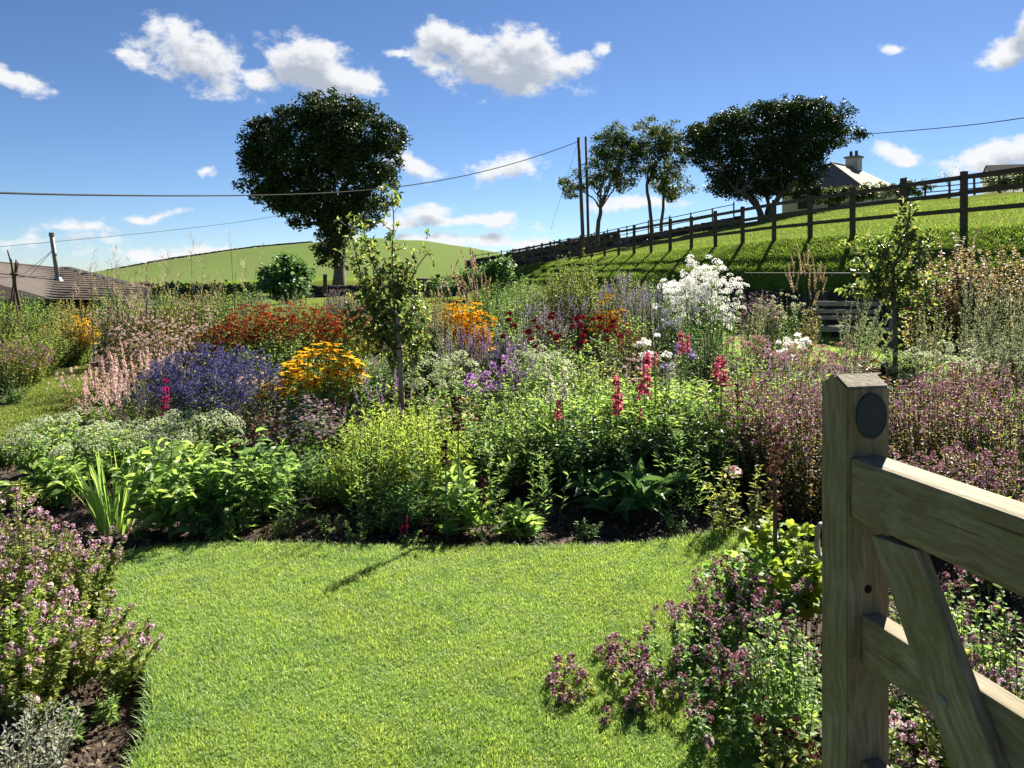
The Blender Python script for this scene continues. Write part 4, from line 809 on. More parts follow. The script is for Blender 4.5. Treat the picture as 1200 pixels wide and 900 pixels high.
def leaves_on(mb, r, A, per, ll, lw, t0=.12, t1=1.0, angle=.5, droop=.2, big=False, shrink=.45, jit=.35):
    n = len(A); t = r.uniform(t0, t1, (n, per)); P, T = along(A, t); P = P.reshape(-1, 3); T = T.reshape(-1, 3); t = t.ravel()
    a = r.uniform(0, 6.28, len(P)); out = np.c_[np.cos(a), np.sin(a), np.zeros(len(P))]
    D = unit(out + T * angle - np.array([0, 0, droop]) + r.normal(0, jit, P.shape)); Nn = unit(np.array([0, 0, 1.]) + r.normal(0, .45, P.shape))
    s = ll * r.uniform(.6, 1.2, len(P)) * (1 - shrink * t); mb.inst(big if isinstance(big, tuple) else LEAF2 if big else LEAF1, P, D, Nn, np.c_[s * lw / ll, s, s])
PLANTS = []
# kind: name, category, stems per m2, leaves per stem, leaf length, width, options
def K(name, cat, dens, per, ll, lw, mat, fl=None, **o): return dict(name=name, cat=cat, dens=dens, per=per, ll=ll, lw=lw, mat=mat, fl=fl, **o)
# fl: (part name, template(s), size, materials, share of stems, extra heads per stem down the stem, individual?)
KINDS = {
 'leafy':   K('leafy_perennial', 'perennial', 170, 26, .075, .028, 'mid'),
 'fresh':   K('leafy_perennial', 'perennial', 170, 26, .070, .026, 'fresh'),
 'lime':    K('loosestrife', 'perennial', 190, 44, .065, .018, 'lime', base=.55, angle=.9),
 'willowy': K('leafy_perennial', 'perennial', 200, 32, .07, .014, 'mid', base=.5, angle=.8),
 'broad':   K('broad_leaved_perennial', 'perennial', 75, 13, .17, .075, 'fresh', big=True, angle=.7),
 'broadd':  K('broad_leaved_perennial', 'perennial', 75, 14, .16, .07, 'mid', big=True, angle=.7),
 'dark':    K('dark_leaved_perennial', 'perennial', 150, 26, .09, .032, 'dark'),  # darker leaf colour stands in for the shade low among the flowers
 'shrub':   K('shrub', 'shrub', 90, 80, .06, .03, 'mid', t0=.2, base=.25),
 'olive':   K('shrub', 'shrub', 100, 76, .055, .025, 'olive', t0=.2, base=.25),
 'yshrub':  K('shrub', 'shrub', 100, 80, .06, .03, 'yleaf', t0=.15, base=.25),
 'russet':  K('bramble', 'shrub', 34, 150, .095, .06, 'russet', t0=.1, base=.5),
 'lupin':   K('lupin', 'perennial', 130, 30, .13, .034, 'fresh', base=.5, angle=.5),
 'grey':    K('wormwood', 'perennial', 130, 120, .055, .012, 'grey', base=.4, angle=1.2, droop=0, t0=.1),
 'silver':  K('silver_foliage_plant', 'perennial', 300, 40, .030, .014, 'silver', base=.5, angle=.9),
 'lavender':K('lavender', 'perennial', 330, 9, .05, .007, 'grey', ('flower_spikes', [T_SAL], (.13, .13), 'laven', 1, 0, 0), base=.45, angle=1.6, t1=.6),
 'catmint': K('catmint', 'perennial', 260, 14, .035, .015, 'grey', ('flower_spikes', [T_SAL], (.15, .15), 'laven', 1, 0, 0), base=.5, angle=1.),
 'salvia':  K('salvia', 'perennial', 260, 14, .045, .018, 'mid', ('flower_spikes', [T_SAL], (.14, .14), 'lilac', .9, 0, 0), base=.5),
 'helen':   K('helenium', 'perennial', 190, 26, .075, .016, 'fresh', ('flower_heads', [T_HEL], .060, ['red', 'eye'], .8, 3, 0), f0=.86, base=.6, angle=.9),
 'heleny':  K('helenium', 'perennial', 190, 20, .075, .016, 'fresh', ('flower_heads', [T_HEL], .068, ['orange', 'eye'], 1, 4, 0), base=.6, angle=.9),
 'rudb':    K('rudbeckia', 'perennial', 210, 20, .10, .04, 'fresh', ('flower_head', [T_RUD], .13, ['yellow', 'eye'], 1, 0, 99), base=.6, t1=.75),
 'eryng':   K('sea_holly', 'perennial', 250, 20, .055, .018, 'grey', ('flower_heads', T_THIS, .037, 'violet', .85, 4, 0), base=.5, t1=.9),
 'dahlia':  K('dahlia', 'perennial', 70, 22, .10, .045, 'mid', ('flower_head', [T_DAH], .075, 'wine', .55, 0, 40), base=.5, t1=.8),
 'sedum':   K('sedum', 'perennial', 100, 22, .085, .045, 'fresh', ('flower_heads', [T_UMB], .11, 'sedum', .7, 0, 0), base=.5, big=True),
 'sedumw':  K('sedum', 'perennial', 120, 14, .07, .035, 'fresh', ('flower_heads', [T_UMB], .13, 'sedum', .9, 0, 0), base=.5, big=True),
 'sedump':  K('sedum', 'perennial', 130, 14, .06, .03, 'fresh', ('flower_heads', [T_UMBF], .12, 'sedump', .9, 0, 0), base=.6),
 'oreg':    K('oregano', 'herb', 300, 66, .036, .024, 'pearl', ('flower_heads', T_BALL, .034, 'mauve', .85, 1, 0), base=.4, angle=.5, t1=.97),
 'oregd':   K('oregano', 'herb', 260, 60, .034, .022, 'oregleaf', ('flower_heads', T_BALL, .036, 'mauved', .6, 2, 0), base=.75, angle=.3, droop=.4, t0=.02, t1=1.),
 'oregf':   K('oregano', 'herb', 170, 40, .042, .026, 'pearl', ('flower_heads', T_BALL, .033, 'mauved', .8, 3, 0), base=.7, angle=.5, t1=.97),
 'gaura':   K('gaura', 'perennial', 190, 26, .045, .009, 'olive', ('flower_heads', [T_PHL], .030, 'palepink', .6, 2, 0), base=.3, angle=.9),
 'pinksp':  K('salmon_spire_plant', 'perennial', 80, 14, .07, .025, 'fresh', ('flower_spikes', [T_VER], (.22, .26), 'blush', .8, 0, 0), base=.5, t1=.7),
 'aster':   K('aster', 'perennial', 280, 16, .045, .012, 'mid', ('flower_heads', [T_AST], .035, ['laven', 'yellow'], 1, 3, 0), base=.5),
 'phlox':   K('phlox', 'perennial', 150, 22, .07, .022, 'mid', ('flower_heads', [T_PHL], .10, 'lilac', .8, 0, 0), base=.6),
 'wphlox':  K('white_phlox', 'perennial', 120, 22, .07, .024, 'mid', ('flower_heads', [T_PHL], .10, 'white', .8, 0, 0), base=.6),
 'whitebig':K('white_aster', 'perennial', 130, 34, .085, .018, 'mid', ('flower_heads', [T_UMB], .11, 'white', 1, 2, 0), base=.5, angle=.8, topvar=.36, f0=.9),
 'rosew':   K('white_rose', 'shrub', 90, 30, .05, .03, 'mid', ('flower_heads', [T_DAH], .075, 'cream', .35, 0, 0), base=.4),
 'reed':    K('feather_reed_grass', 'ornamental grass', 75, 4, .40, .006, 'olive', ('flower_heads', [T_FEA], (.36, .36), 'tan', .9, 0, 0), base=.15, angle=2.5, t0=.02, t1=.3, topvar=.4),
 'molinia': K('moor_grass', 'ornamental grass', 26, 4, .40, .006, 'olive', ('flower_heads', [T_PAN], (.50, .70), 'grassp', .85, 0, 0), base=.25, angle=2.2, t0=.01, t1=.12, topvar=.4),
 'strap':   K('strap_leaved_plant', 'perennial', 60, 1, .05, .02, 'fresh', base=.3),
 'plum':    K('purple_leaved_plant', 'perennial', 150, 24, .06, .03, 'plum'),
 'lobed':   K('lobed_leaf_plant', 'perennial', 190, 24, .075, .075, 'lobed', base=.6, big=LEAF3, angle=.3, t0=.4, droop=.05),
 'mint':    K('mint', 'herb', 260, 30, .045, .028, 'fresh', base=.6, big=True, angle=.3),
}
def gz(x, y): return -.06 if y < 13 else TZ(x, y) - .09
def plant(kind, px, d, top, wpx, label, group=None, name=None, cat=None, mat=None, fmat=None, fsize=1., seed=None, dens=1., leaf=1., per=1., lean=1.0, depth=1., share=None, topvar=None, extra=None):
    k = KINDS[kind]; seed = seed if seed is not None else int(px * 7 + d * 131 + top * 3); r = np.random.default_rng(seed)
    x, y = (px - 600) / F * d, d; z0 = gz(x, y); h = EYE - (top - HOR) / F * d - z0; w = wpx / F * d * 1.12
    root = thing(name or k['name'], label, cat or k['cat'], (x, y, z0), group)
    area = .785 * w * w * depth; n = int(np.clip(k['dens'] * dens * area, 8, 900))
    A = stems_for(r, h, w, n, k.get('base', .35), lean, k.get('topvar', .36) if topvar is None else topvar); A[:, :, 1] *= depth
    fo = MB(); lod = max(1.0, d / 13); ll, lw = k['ll'] * leaf * lod ** .5, k['lw'] * leaf * lod ** .8
    cnt = max(2, int(k['per'] * per / lod ** .7)); cnt = int(min(cnt, 32000 / n))
    if kind == 'strap':
        b = unit(r.normal(0, 1, (n, 3)))
        for i in range(n):
            P = A[i]; wd = lw * 1.1; sd = np.array([-b[i, 1], b[i, 0], 0]); sd /= np.linalg.norm(sd) + 1e-6; ww = np.array([.7, 1, 1, .9, .6, .02])[:, None] * wd * .5
            v = np.stack([P - sd * ww, P + sd * ww], 1).reshape(-1, 3); j = np.arange(5) * 2; fo.raw(v, np.stack([j, j + 1, j + 3, j + 2], -1))
    else:
        rad = .0013 * (1 + h) * min(lod, 2.2); fo.tubes(A, np.full(n, rad * 1.3), np.full(n, rad * .7), 3, 1)
        leaves_on(fo, r, A, cnt, ll, lw, k.get('t0', .12), k.get('t1', 1.), k.get('angle', .5), k.get('droop', .2), k.get('big', False) if d < 9 else False)
    fo.build('foliage', [M[mat or k['mat']], M['stem']], root)
    fl = k['fl']
    if fl:
        nm, tps, size, mats, sh, ex, indiv = fl; sh = sh if share is None else share; ex = ex if extra is None else extra; mats = mats if fmat is None else fmat; mats = [M[q] for q in (mats if isinstance(mats, list) else [mats])]
        pick = r.uniform(0, 1, n) < sh; S = A[pick]; P, T = S[:, -1], unit(S[:, -1] - S[:, -2])
        side = np.zeros(len(P))
        if ex:
            q = S[np.repeat(np.arange(len(S)), ex)]; t = r.uniform(k.get('f0', .74), 1.0, (len(q), 1)); P2, T2 = along(q, t); P2 = P2[:, 0] + r.normal(0, 1, (len(q), 3)) * np.array([.035, .035, .02]) * (.6 + .5 * h); P = np.vstack([P, P2]); T = np.vstack([T, unit(T2[:, 0] + r.normal(0, .3, P2.shape))])
        m = len(P); T = unit(T + r.normal(0, .16, T.shape) + np.array([0, 0, .25])); rn = r.normal(0, 1, (m, 3))
        lodw = 1 if kind == 'molinia' else lod
        if isinstance(size, tuple): sz = np.repeat((r.uniform(size[0] * .75, size[1] * 1.15, m) * fsize)[:, None], 3, 1); sz[:, [0, 2]] *= lodw ** .5; P = P - T * sz[:, 1:2] * .25
        else: sz = np.repeat((size * fsize * lod ** .35 * r.uniform(.7, 1.2, m))[:, None], 3, 1)
        if indiv and m <= indiv:
            meshes = []
            for tpl in tps:
                b = MB(); b.inst(tpl, [[0, 0, 0]], [0, 0, 1], [0, 1, 0], 1.); meshes.append(b.mesh(nm, mats))
            for i in range(m):
                o = link(nm, meshes[i % len(meshes)], root); o.location = P[i]; o.rotation_mode = 'QUATERNION'; o.rotation_quaternion = Vector(T[i]).to_track_quat('Z', 'Y'); o.scale = sz[i]
        else:
            fb_ = MB(); ch = r.integers(0, len(tps), m)
            for c in range(len(tps)):
                q = ch == c; fb_.inst(tps[c], P[q], T[q], rn[q], sz[q])
            o = fb_.build(nm if nm.endswith('s') else nm + 's', mats, root); o['kind'] = 'stuff'
    return root
def spikes(root, nm, tpl, mat, pix, d, size, wid=1., stalk='mid'):
    """single flower spikes at photograph positions (px, top, bottom), each its own part"""
    b0 = np.array(root.location); r = np.random.default_rng(len(pix) * 17 + int(d * 10)); t = MB(); t.inst(tpl, [[0, 0, 0]], [0, 0, 1], [0, 1, 0], 1.); me = t.mesh(nm, M[mat])
    for px, yt, yb in pix:
        p = P3(px, yb, d + r.uniform(-.1, .1)); ln = (yb - yt) / F * d; o = link(nm, me, root); o.location = Vector(p - b0); o.scale = (ln * wid, ln * wid, ln); o.rotation_euler = (r.normal(0, .07), r.normal(0, .07), r.uniform(0, 6))
        s = MB(); q = p - b0; s.tube([(q[0] * .9, q[1], max(.0, q[2] - .45)), q, q + np.array([0, 0, ln * .85])], [.006, .005, .003], 5); s.build('stalk', M[stalk], root)

# ------------------------------------------------------------------ the planting: kind, px, depth, top row, width in px
p = plant
# --- front left: oregano and silver plant by the lawn edge
go = 'oregano at the left lawn edge'
p('oreg', 30, 3.25, 566, 120, 'tall purple oregano nearest the left edge of the lawn corner', go, mat='pearl')
p('oreg', 92, 3.5, 612, 90, 'purple oregano reaching towards the shaded corner of the lawn', go)
p('oreg', 8, 2.8, 672, 130, 'oregano with yellowing leaves below the tall purple one', go, mat='lime', share=.6)
p('oreg', 92, 3.0, 690, 110, 'pale yellow-leaved oregano overhanging the left cut edge of lawn', go, mat='pearl', share=.5)
p('oreg', 142, 2.95, 716, 64, 'small flopping oregano whose pink heads lean onto the lawn', go, lean=1.25)
p('oreg', 42, 2.75, 742, 100, 'leafy low oregano just behind the silver plant', go, mat='pearl', share=.25)
p('silver', 30, 2.30, 818, 110, 'low silver-leaved plant in the bottom left corner')
p('silver', 66, 2.48, 790, 50, 'taller silver sprig standing before the yellow oregano', dens=1.2)
# --- near bed, left to right along the soil edge
p('sedum', 72, 6.2, 488, 110, 'pale green sedum at the left end of the near bed', 'pale sedums of the near bed')
p('sedum', 118, 5.9, 500, 90, 'pale sedum above the strap leaves', 'pale sedums of the near bed')
p('sedum', 165, 6.3, 492, 100, 'grey-green sedum beneath the salmon spires', 'pale sedums of the near bed')
p('broad', 60, 5.4, 540, 90, 'light green broad-leaved clump left of the strap leaves')
p('strap', 135, 4.75, 520, 96, 'upright clump of narrow strap leaves in the near bed', dens=3.2, leaf=.9)
p('broad', 200, 4.74, 512, 120, 'tall light green broad-leaved plant right of the strap leaves', dens=1.3)
p('broadd', 248, 4.68, 545, 84, 'darker broad-leaved plant at the soil edge on the left', dens=1.2)
p('broad', 276, 4.85, 502, 110, 'yellow-green large-leaved plant below the sea holly', dens=1.1, mat='mid')
p('sedumw', 225, 5.7, 482, 110, 'cream-headed sedum in front of the sea holly', 'pale sedums of the near bed')
p('broadd', 312, 5.1, 520, 90, 'large-leaved plant with a dark leaning leaf below the purple knot')
p('leafy', 345, 5.4, 520, 100, 'mid green leafy plant left of centre at the soil edge', mat='dark')
p('willowy', 395, 5.45, 530, 110, 'narrow-leaved green plant above the sunlit patch of soil')
p('plum', 310, 5.9, 470, 80, 'reddish purple-leaved plant below the sea holly')
p('aster', 350, 6.1, 462, 90, 'mauve aster between the sea holly and the golden daisies', leaf=1.1)
p('salvia', 385, 6.6, 470, 80, 'dusky purple salvia below the golden daisies', fmat='mauved')
p('lime', 440, 5.25, 482, 120, 'bright yellow-green loosestrife left of the staked sapling', 'yellow-green loosestrife')
p('lime', 505, 5.2, 470, 110, 'bright yellow-green loosestrife right of the staked sapling', 'yellow-green loosestrife')
p('lime', 470, 5.7, 462, 130, 'yellow-green loosestrife around the sapling stake', 'yellow-green loosestrife')
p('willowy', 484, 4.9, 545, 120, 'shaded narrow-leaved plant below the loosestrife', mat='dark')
p('fresh', 450, 4.75, 590, 60, 'low fresh green tuft at the edge of the soil')
b = p('broad', 545, 4.65, 545, 80, 'leafy plant bearing the tall dark plum spike at the bed front')
spikes(b, 'flower_spike', T_VER, 'seedplum', [(537, 462, 506), (522, 516, 545), (566, 560, 590)], 4.6, .1, 2.6)
spikes(b, 'hanging_tassel', T_WHO, 'seedplum', [(543, 612, 642)], 4.5, .1, 1.5)
p('broad', 605, 4.6, 588, 40, 'small plant with one glossy light leaf at the bed front', dens=1.5)
p('salvia', 480, 4.55, 622, 40, 'tiny magenta-flowered plant at the lawn edge', fmat='magenta', share=.5)
p('leafy', 570, 5.5, 490, 110, 'green plant between the plum spike and the lupins')
p('fresh', 590, 5.8, 462, 130, 'light leafy plant left of the cream lupin spikes')
# --- lupins
lp_ = 'lupins in the middle of the near bed'
l1 = p('lupin', 690, 5.9, 450, 170, 'big lupin clump with the cream spikes at its left side', lp_, mat='fresh')
l2 = p('lupin', 770, 5.9, 434, 150, 'lupin clump with the tallest pink spikes', lp_)
l3 = p('lupin', 835, 5.9, 438, 120, 'lupin clump at the right with one wide pink spike', lp_)
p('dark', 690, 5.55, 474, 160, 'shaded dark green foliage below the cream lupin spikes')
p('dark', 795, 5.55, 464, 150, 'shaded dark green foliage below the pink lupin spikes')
spikes(l1, 'flower_spike', T_LUP, 'cream', [(659, 430, 470), (645, 440, 474)], 5.4, .1, 1.4)
spikes(l1, 'flower_spike', T_LUP, 'pink', [(653, 468, 492)], 5.3, .1, 1.9)
spikes(l2, 'flower_spike', T_LUP, 'pink', [(725, 440, 485), (755, 412, 468), (767, 412, 430), (750, 478, 494), (722, 462, 488)], 5.4, .1, 1.3)
spikes(l3, 'flower_spike', T_LUP, 'pink', [(845, 418, 452), (838, 424, 444)], 5.6, .1, 2.2)
spikes(l2, 'flower_spike', T_LUP, 'pink', [(800, 388, 416), (806, 392, 412)], 6.4, .1, 1.5)
p('broadd', 735, 5.05, 545, 110, 'dock-like rosette of long leaves in the shade at the bed front', mat='dark', leaf=1.9, dens=.4, per=.6)
p('fresh', 700, 6.6, 428, 150, 'yellow-green leafy perennial behind the lupins')
p('fresh', 780, 6.9, 430, 120, 'light green leafy perennial behind the tall pink spikes')
# --- right of the lupins
w = p('wphlox', 868, 4.55, 528, 84, 'pale phlox with narrow yellowish leaves at the soil edge', fmat='palepink', mat='pearl', share=.15)
s = p('leafy', 912, 3.6, 600, 30, 'single tall stem of brown whorled seed heads by the gate', name='seed_head_stem', dens=2)
spikes(s, 'seed_head', T_WHO, 'seedbrown', [(909, 496, 556), (907, 548, 612)], 3.5, .1, 1.25, 'twig')
p('oreg', 800 + 80, 5.6, 452, 110, 'dark purple oregano just right of the lupins', 'oregano behind the gate', fmat='mauved')
p('oregd', 940, 5.3, 452, 140, 'broad purple oregano left of the gate post', 'oregano behind the gate')
p('oregd', 915, 6.2, 428, 120, 'dusky oregano behind the broad purple one', 'oregano behind the gate')
p('oregd', 1010, 5.9, 436, 130, 'oregano mass directly behind the gate post', 'oregano behind the gate')
p('oregd', 1095, 5.4, 440, 150, 'wide oregano just right of the gate post', 'oregano behind the gate')
p('oregd', 1180, 5.2, 452, 150, 'wide oregano at the right edge above the gate rail', 'oregano behind the gate', mat='pearl')
p('oregd', 1140, 6.2, 425, 150, 'oregano at the back of the purple drift on the right', 'oregano behind the gate')
p('oregd', 1050, 4.7, 520, 110, 'low oregano seen above the gate top rail', 'oregano behind the gate')
p('oregd', 1150, 4.4, 520, 130, 'low oregano in front of the right purple drift', 'oregano behind the gate')
p('fresh', 1160, 3.9, 575, 120, 'green grassy clump under the right purple drift')
a_ = p('plum', 866, 5.3, 470, 30, 'stem with one dark purple spike right of the lupins', dens=1)
spikes(a_, 'flower_spike', T_VER, 'seedplum', [(864, 448, 478)], 5.2, .1, 1.4)
a_ = p('broad', 1192, 6.0, 440, 40, 'plant with a black-purple poker spike at the right edge')
spikes(a_, 'flower_spike', T_VER, 'seedplum', [(1191, 420, 452)], 6.0, .1, 1.3)
# --- right foreground, in front of and behind the gate
p('lobed', 905, 3.75, 592, 80, 'lime green lobed-leaf plant left of the gate post', dens=1.)
p('lobed', 940, 3.35, 604, 80, 'bright lime leaf clump touching the gate post', dens=1.)
p('lobed', 890, 3.35, 634, 90, 'mid green lobed-leaf plant below the lime clump', mat='fresh', leaf=.9)
g2 = 'oregano in the right foreground'
p('oregf', 868, 3.15, 652, 130, 'purple oregano with the tallest heads left of the gate', g2, mat='mid')
p('oregf', 806, 2.98, 712, 130, 'oregano spilling over the lawn left of the gate', g2, lean=1.2, mat='mid')
p('oregf', 728, 2.85, 772, 120, 'low oregano sprawling furthest out on the lawn', g2, lean=1.35, share=1)
p('oregf', 905, 2.75, 742, 140, 'leafy green oregano at the foot of the gate post', g2, mat='fresh', share=.35)
p('mint', 930, 2.45, 718, 110, 'bright green mint against the left side of the gate post', dens=1.2)
p('oregf', 866, 2.55, 775, 130, 'dark-shaded oregano low by the lawn in front of the gate', g2, mat='mid', share=.3)
p('oregf', 925, 2.2, 842, 110, 'oregano with dark red heads in front of the gate post base', g2, fmat='seedplum')
p('mint', 1085, 2.9, 668, 120, 'fresh green mint behind the gate brace', dens=1.1)
p('oregf', 1120, 2.6, 660, 140, 'oregano with plum heads seen above the lower gate rail', g2, fmat='mauved', mat='mid')
p('mint', 1185, 2.5, 655, 110, 'mint at the right edge below the gate top rail')
p('oregf', 1150, 2.25, 752, 150, 'oregano with pink-mauve heads right of the gate brace', g2, fmat='mauve')
p('oregf', 1060, 2.1, 840, 120, 'oregano with pink-mauve heads framed by gate post and brace', g2, fmat='mauve')
p('mint', 1020, 2.35, 790, 90, 'mint glimpsed between the gate post and the brace')
p('mint', 1190, 2.0, 800, 120, 'shaded mint under the lower gate rail at the right edge', mat='mid')
# --- second row
p('eryng', 228, 7.6, 398, 100, 'violet-blue sea holly, left half of the blue drift', 'sea holly')
p('eryng', 290, 7.7, 402, 90, 'violet-blue sea holly, right half of the blue drift', 'sea holly')
p('eryng', 255, 7.1, 425, 110, 'lower violet-blue sea holly at the front of the blue drift', 'sea holly')
p('eryng', 178, 7.7, 432, 50, 'small sparse sea holly beside the salmon spires', 'sea holly')
p('pinksp', 118, 7.4, 436, 60, 'salmon pink flower spires at the left end of the blue drift', 'salmon spires')
p('pinksp', 148, 7.2, 448, 70, 'salmon pink spires reaching into the grey sedum', 'salmon spires')
p('pinksp', 166, 8.2, 416, 50, 'tall salmon pink spires left of the sea holly', 'salmon spires')
m_ = p('leafy', 194, 6.6, 470, 26, 'slender plant with one magenta spire before the sea holly', dens=1.2)
spikes(m_, 'flower_spike', T_WHO, 'magenta', [(194, 440, 492)], 6.5, .1, .8)
p('rudb', 372, 7.5, 398, 88, 'golden rudbeckia daisies, tall clump in the middle of the bed', 'golden daisies')
p('rudb', 350, 7.1, 420, 60, 'lower golden daisies at the left of the tall clump', 'golden daisies', dens=.6)
p('rudb', 405, 7.2, 428, 50, 'lower golden daisies at the right of the tall clump', 'golden daisies', dens=.5)
p('broadd', 385, 6.9, 452, 100, 'large glossy leaves under the golden daisies', mat='fresh', leaf=1.1)
gh = 'red helenium drift'
p('helen', 290, 10.4, 352, 96, 'brick-red helenium at the left end of the red drift', gh)
p('helen', 345, 10.2, 350, 90, 'brick-red helenium in the middle of the red drift', gh)
p('helen', 395, 10.6, 352, 80, 'brick-red helenium at the right end of the red drift', gh)
p('helen', 262, 9.8, 372, 60, 'dark red helenium leaning over the sea holly', gh, fmat=['wine', 'eye'])
p('fresh', 330, 9.6, 385, 110, 'green stems and leaves under the red helenium')
p('aster', 405, 13.5, 335, 60, 'lavender aster behind the red helenium', 'far lavender asters')
p('grey', 300, 13.0, 338, 60, 'rounded grey-green bush behind the red helenium', topvar=.1)
p('gaura', 238, 10.5, 352, 60, 'airy pale pink gaura left of the red helenium', 'gaura')
p('gaura', 200, 9.6, 368, 80, 'airy pale pink gaura above the sea holly', 'gaura')
p('gaura', 158, 9.8, 372, 70, 'airy gaura at the left, above the salmon spires', 'gaura')
p('gaura', 185, 8.6, 396, 60, 'low airy gaura beside the sea holly', 'gaura')
p('plum', 115, 9.0, 405, 40, 'purple-stemmed plant by the end of the grass path')
gm_ = 'moor grass plumes'
p('molinia', 118, 10.0, 278, 60, 'moor grass whose plumes stand highest left, against the sky', gm_, dens=.45)
p('molinia', 168, 10.6, 296, 90, 'moor grass plumes above the airy gaura', gm_, dens=.5)
p('molinia', 228, 11.0, 288, 80, 'moor grass plumes in front of the hill', gm_, dens=.5)
p('molinia', 282, 11.5, 262, 56, 'moor grass with tall bent plume left of the big tree', gm_, dens=.4)
p('molinia', 140, 12.0, 300, 90, 'short moor grass plumes before the barn roof end', gm_, dens=.5)
# --- left and far left
p('shrub', 128, 13.5, 326, 60, 'leafy rose bush with pale glints below the barn roof end', leaf=1.2)
p('shrub', 92, 14.5, 338, 60, 'loose green bush under the barn roof', mat='olive')
p('yshrub', 55, 13.2, 346, 60, 'olive bush right of the stick wigwam')
p('heleny', 96, 12.6, 368, 36, 'small patch of yellow flowers left of the rose bush', fmat=['yellow', 'eye'])
p('yshrub', 5, 13.5, 338, 40, 'yellow-green leafy bush behind the stick wigwam')
p('yshrub', 42, 11.4, 382, 90, 'yellow-green mounded plant behind the curve of the path', dens=1.2)
p('olive', 82, 12.6, 362, 70, 'mixed olive foliage at the far end of the path')
p('oregd', 14, 10.4, 396, 70, 'dusky oregano on the left of the grass path', mat='pearl')
p('plum', 8, 9.0, 440, 44, 'dark-leaved clump at the left picture edge by the path', mat='dark')
p('gaura', 150, 12.4, 346, 80, 'wispy olive stems with pale flowers under the moor grass', 'gaura')
p('leafy', 205, 13.0, 345, 70, 'green bush behind the airy gaura', mat='olive')
p('leafy', 252, 13.4, 338, 60, 'leafy green bush at the foot of the hill')
p('olive', 120, 8.6, 430, 50, 'low olive clump at the right edge of the path')
p('yshrub', 4, 6.2, 512, 44, 'clipped yellow-green dome at the left picture edge', dens=3, leaf=.5, topvar=.03, per=1.6)
p('sedum', 96, 7.3, 478, 60, 'pale sedum at the tip of the grass path', 'pale sedums of the near bed')
p('leafy', 30, 5.2, 560, 70, 'green leaves in front of the clipped dome', mat='pearl')
# --- centre, third row
p('grey', 502, 9.4, 336, 48, 'tall grey-green wormwood spires right of the sapling', 'grey wormwood', dens=1.5)
p('grey', 522, 9.0, 362, 36, 'grey-green wormwood left of the amber helenium', 'grey wormwood', dens=1.5)
p('heleny', 542, 9.8, 345, 66, 'amber-yellow helenium in the centre of the garden', dens=1.5, fsize=1.15)
p('yshrub', 530, 8.6, 388, 50, 'yellow leaved plant below the amber helenium', leaf=.9)
p('reed', 568, 13.0, 300, 44, 'tan feather reed grass in the centre before the stone wall', 'feather reed grass')
p('reed', 530, 14.0, 318, 24, 'small tan feather reed grass by the dark hedge', 'feather reed grass')
p('lavender', 545, 8.2, 382, 60, 'purple lavender spikes below the amber helenium', 'lavender')
p('lavender', 580, 8.4, 378, 60, 'purple lavender left of the wine-red dahlias', 'lavender')
p('sedumw', 500, 7.6, 408, 60, 'cream sedum right of the sapling trunk', 'cream sedums')
p('sedumw', 540, 7.4, 412, 50, 'cream sedum below the purple lavender', 'cream sedums')
p('phlox', 556, 6.9, 420, 40, 'lilac phlox, left-hand head of the pair', 'lilac phlox')
p('phlox', 580, 7.1, 412, 44, 'lilac phlox, right-hand head of the pair', 'lilac phlox')
p('leafy', 535, 6.5, 440, 90, 'green leafy plant under the lilac phlox')
p('plum', 560, 6.2, 452, 50, 'bronze-leaved plant behind the plum spike', mat='russet')
p('dahlia', 608, 9.0, 362, 70, 'wine-red dahlias, clump nearest the lavender', 'wine-red dahlias')
p('dahlia', 655, 9.2, 360, 70, 'wine-red dahlias, middle clump', 'wine-red dahlias')
p('dahlia', 700, 9.3, 358, 60, 'wine-red dahlias, clump nearest the white aster', 'wine-red dahlias')
p('sedumw', 645, 7.5, 398, 70, 'pale cream-green sedum in front of the wine-red dahlias', 'cream sedums')
p('fresh', 690, 7.6, 400, 70, 'lime green leaves below the dahlias', mat='lime')
p('plum', 728, 7.9, 385, 50, 'rosy-leaved plant between dahlias and white aster', mat='russet')
p('salvia', 735, 8.4, 378, 50, 'dark rose salvia between dahlias and white aster', fmat='wine')
p('silver', 640, 10.6, 355, 60, 'grey foliage plant behind the wine-red dahlias', leaf=1.7)
p('fresh', 600, 11.6, 352, 80, 'feathery green plant behind the dahlias')
p('shrub', 612, 14.5, 318, 60, 'round green rose bush before the stone wall', mat='mid')
p('shrub', 585, 13.6, 326, 40, 'green bush right of the tan reed grass', mat='dark')
p('yshrub', 690, 13.8, 285, 76, 'tall light green leaning shrub in front of the fence', leaf=1.1, per=.8)
p('yshrub', 655, 13.4, 310, 66, 'light green spreading shrub left of the leaning one', leaf=1.1)
p('plum', 648, 12.2, 336, 40, 'plant with dull purple flower heads behind the dahlias', fmat=None)
p('aster', 625, 12.6, 338, 40, 'blue-mauve aster by the round rose bush', 'far lavender asters')
p('lavender', 720, 11.6, 322, 50, 'violet haze of lavender behind the orange flowers', 'lavender', fsize=1.3)
p('heleny', 716, 11.0, 344, 44, 'small orange helenium right of the dahlias')
p('grey', 745, 11.4, 312, 60, 'tall blue-grey wormwood left of the white aster', 'grey wormwood')
p('catmint', 765, 10.4, 334, 60, 'blue-grey catmint beside the white aster')
p('leafy', 745, 9.6, 362, 70, 'green plant in front of the blue-grey wormwood', mat='fresh')
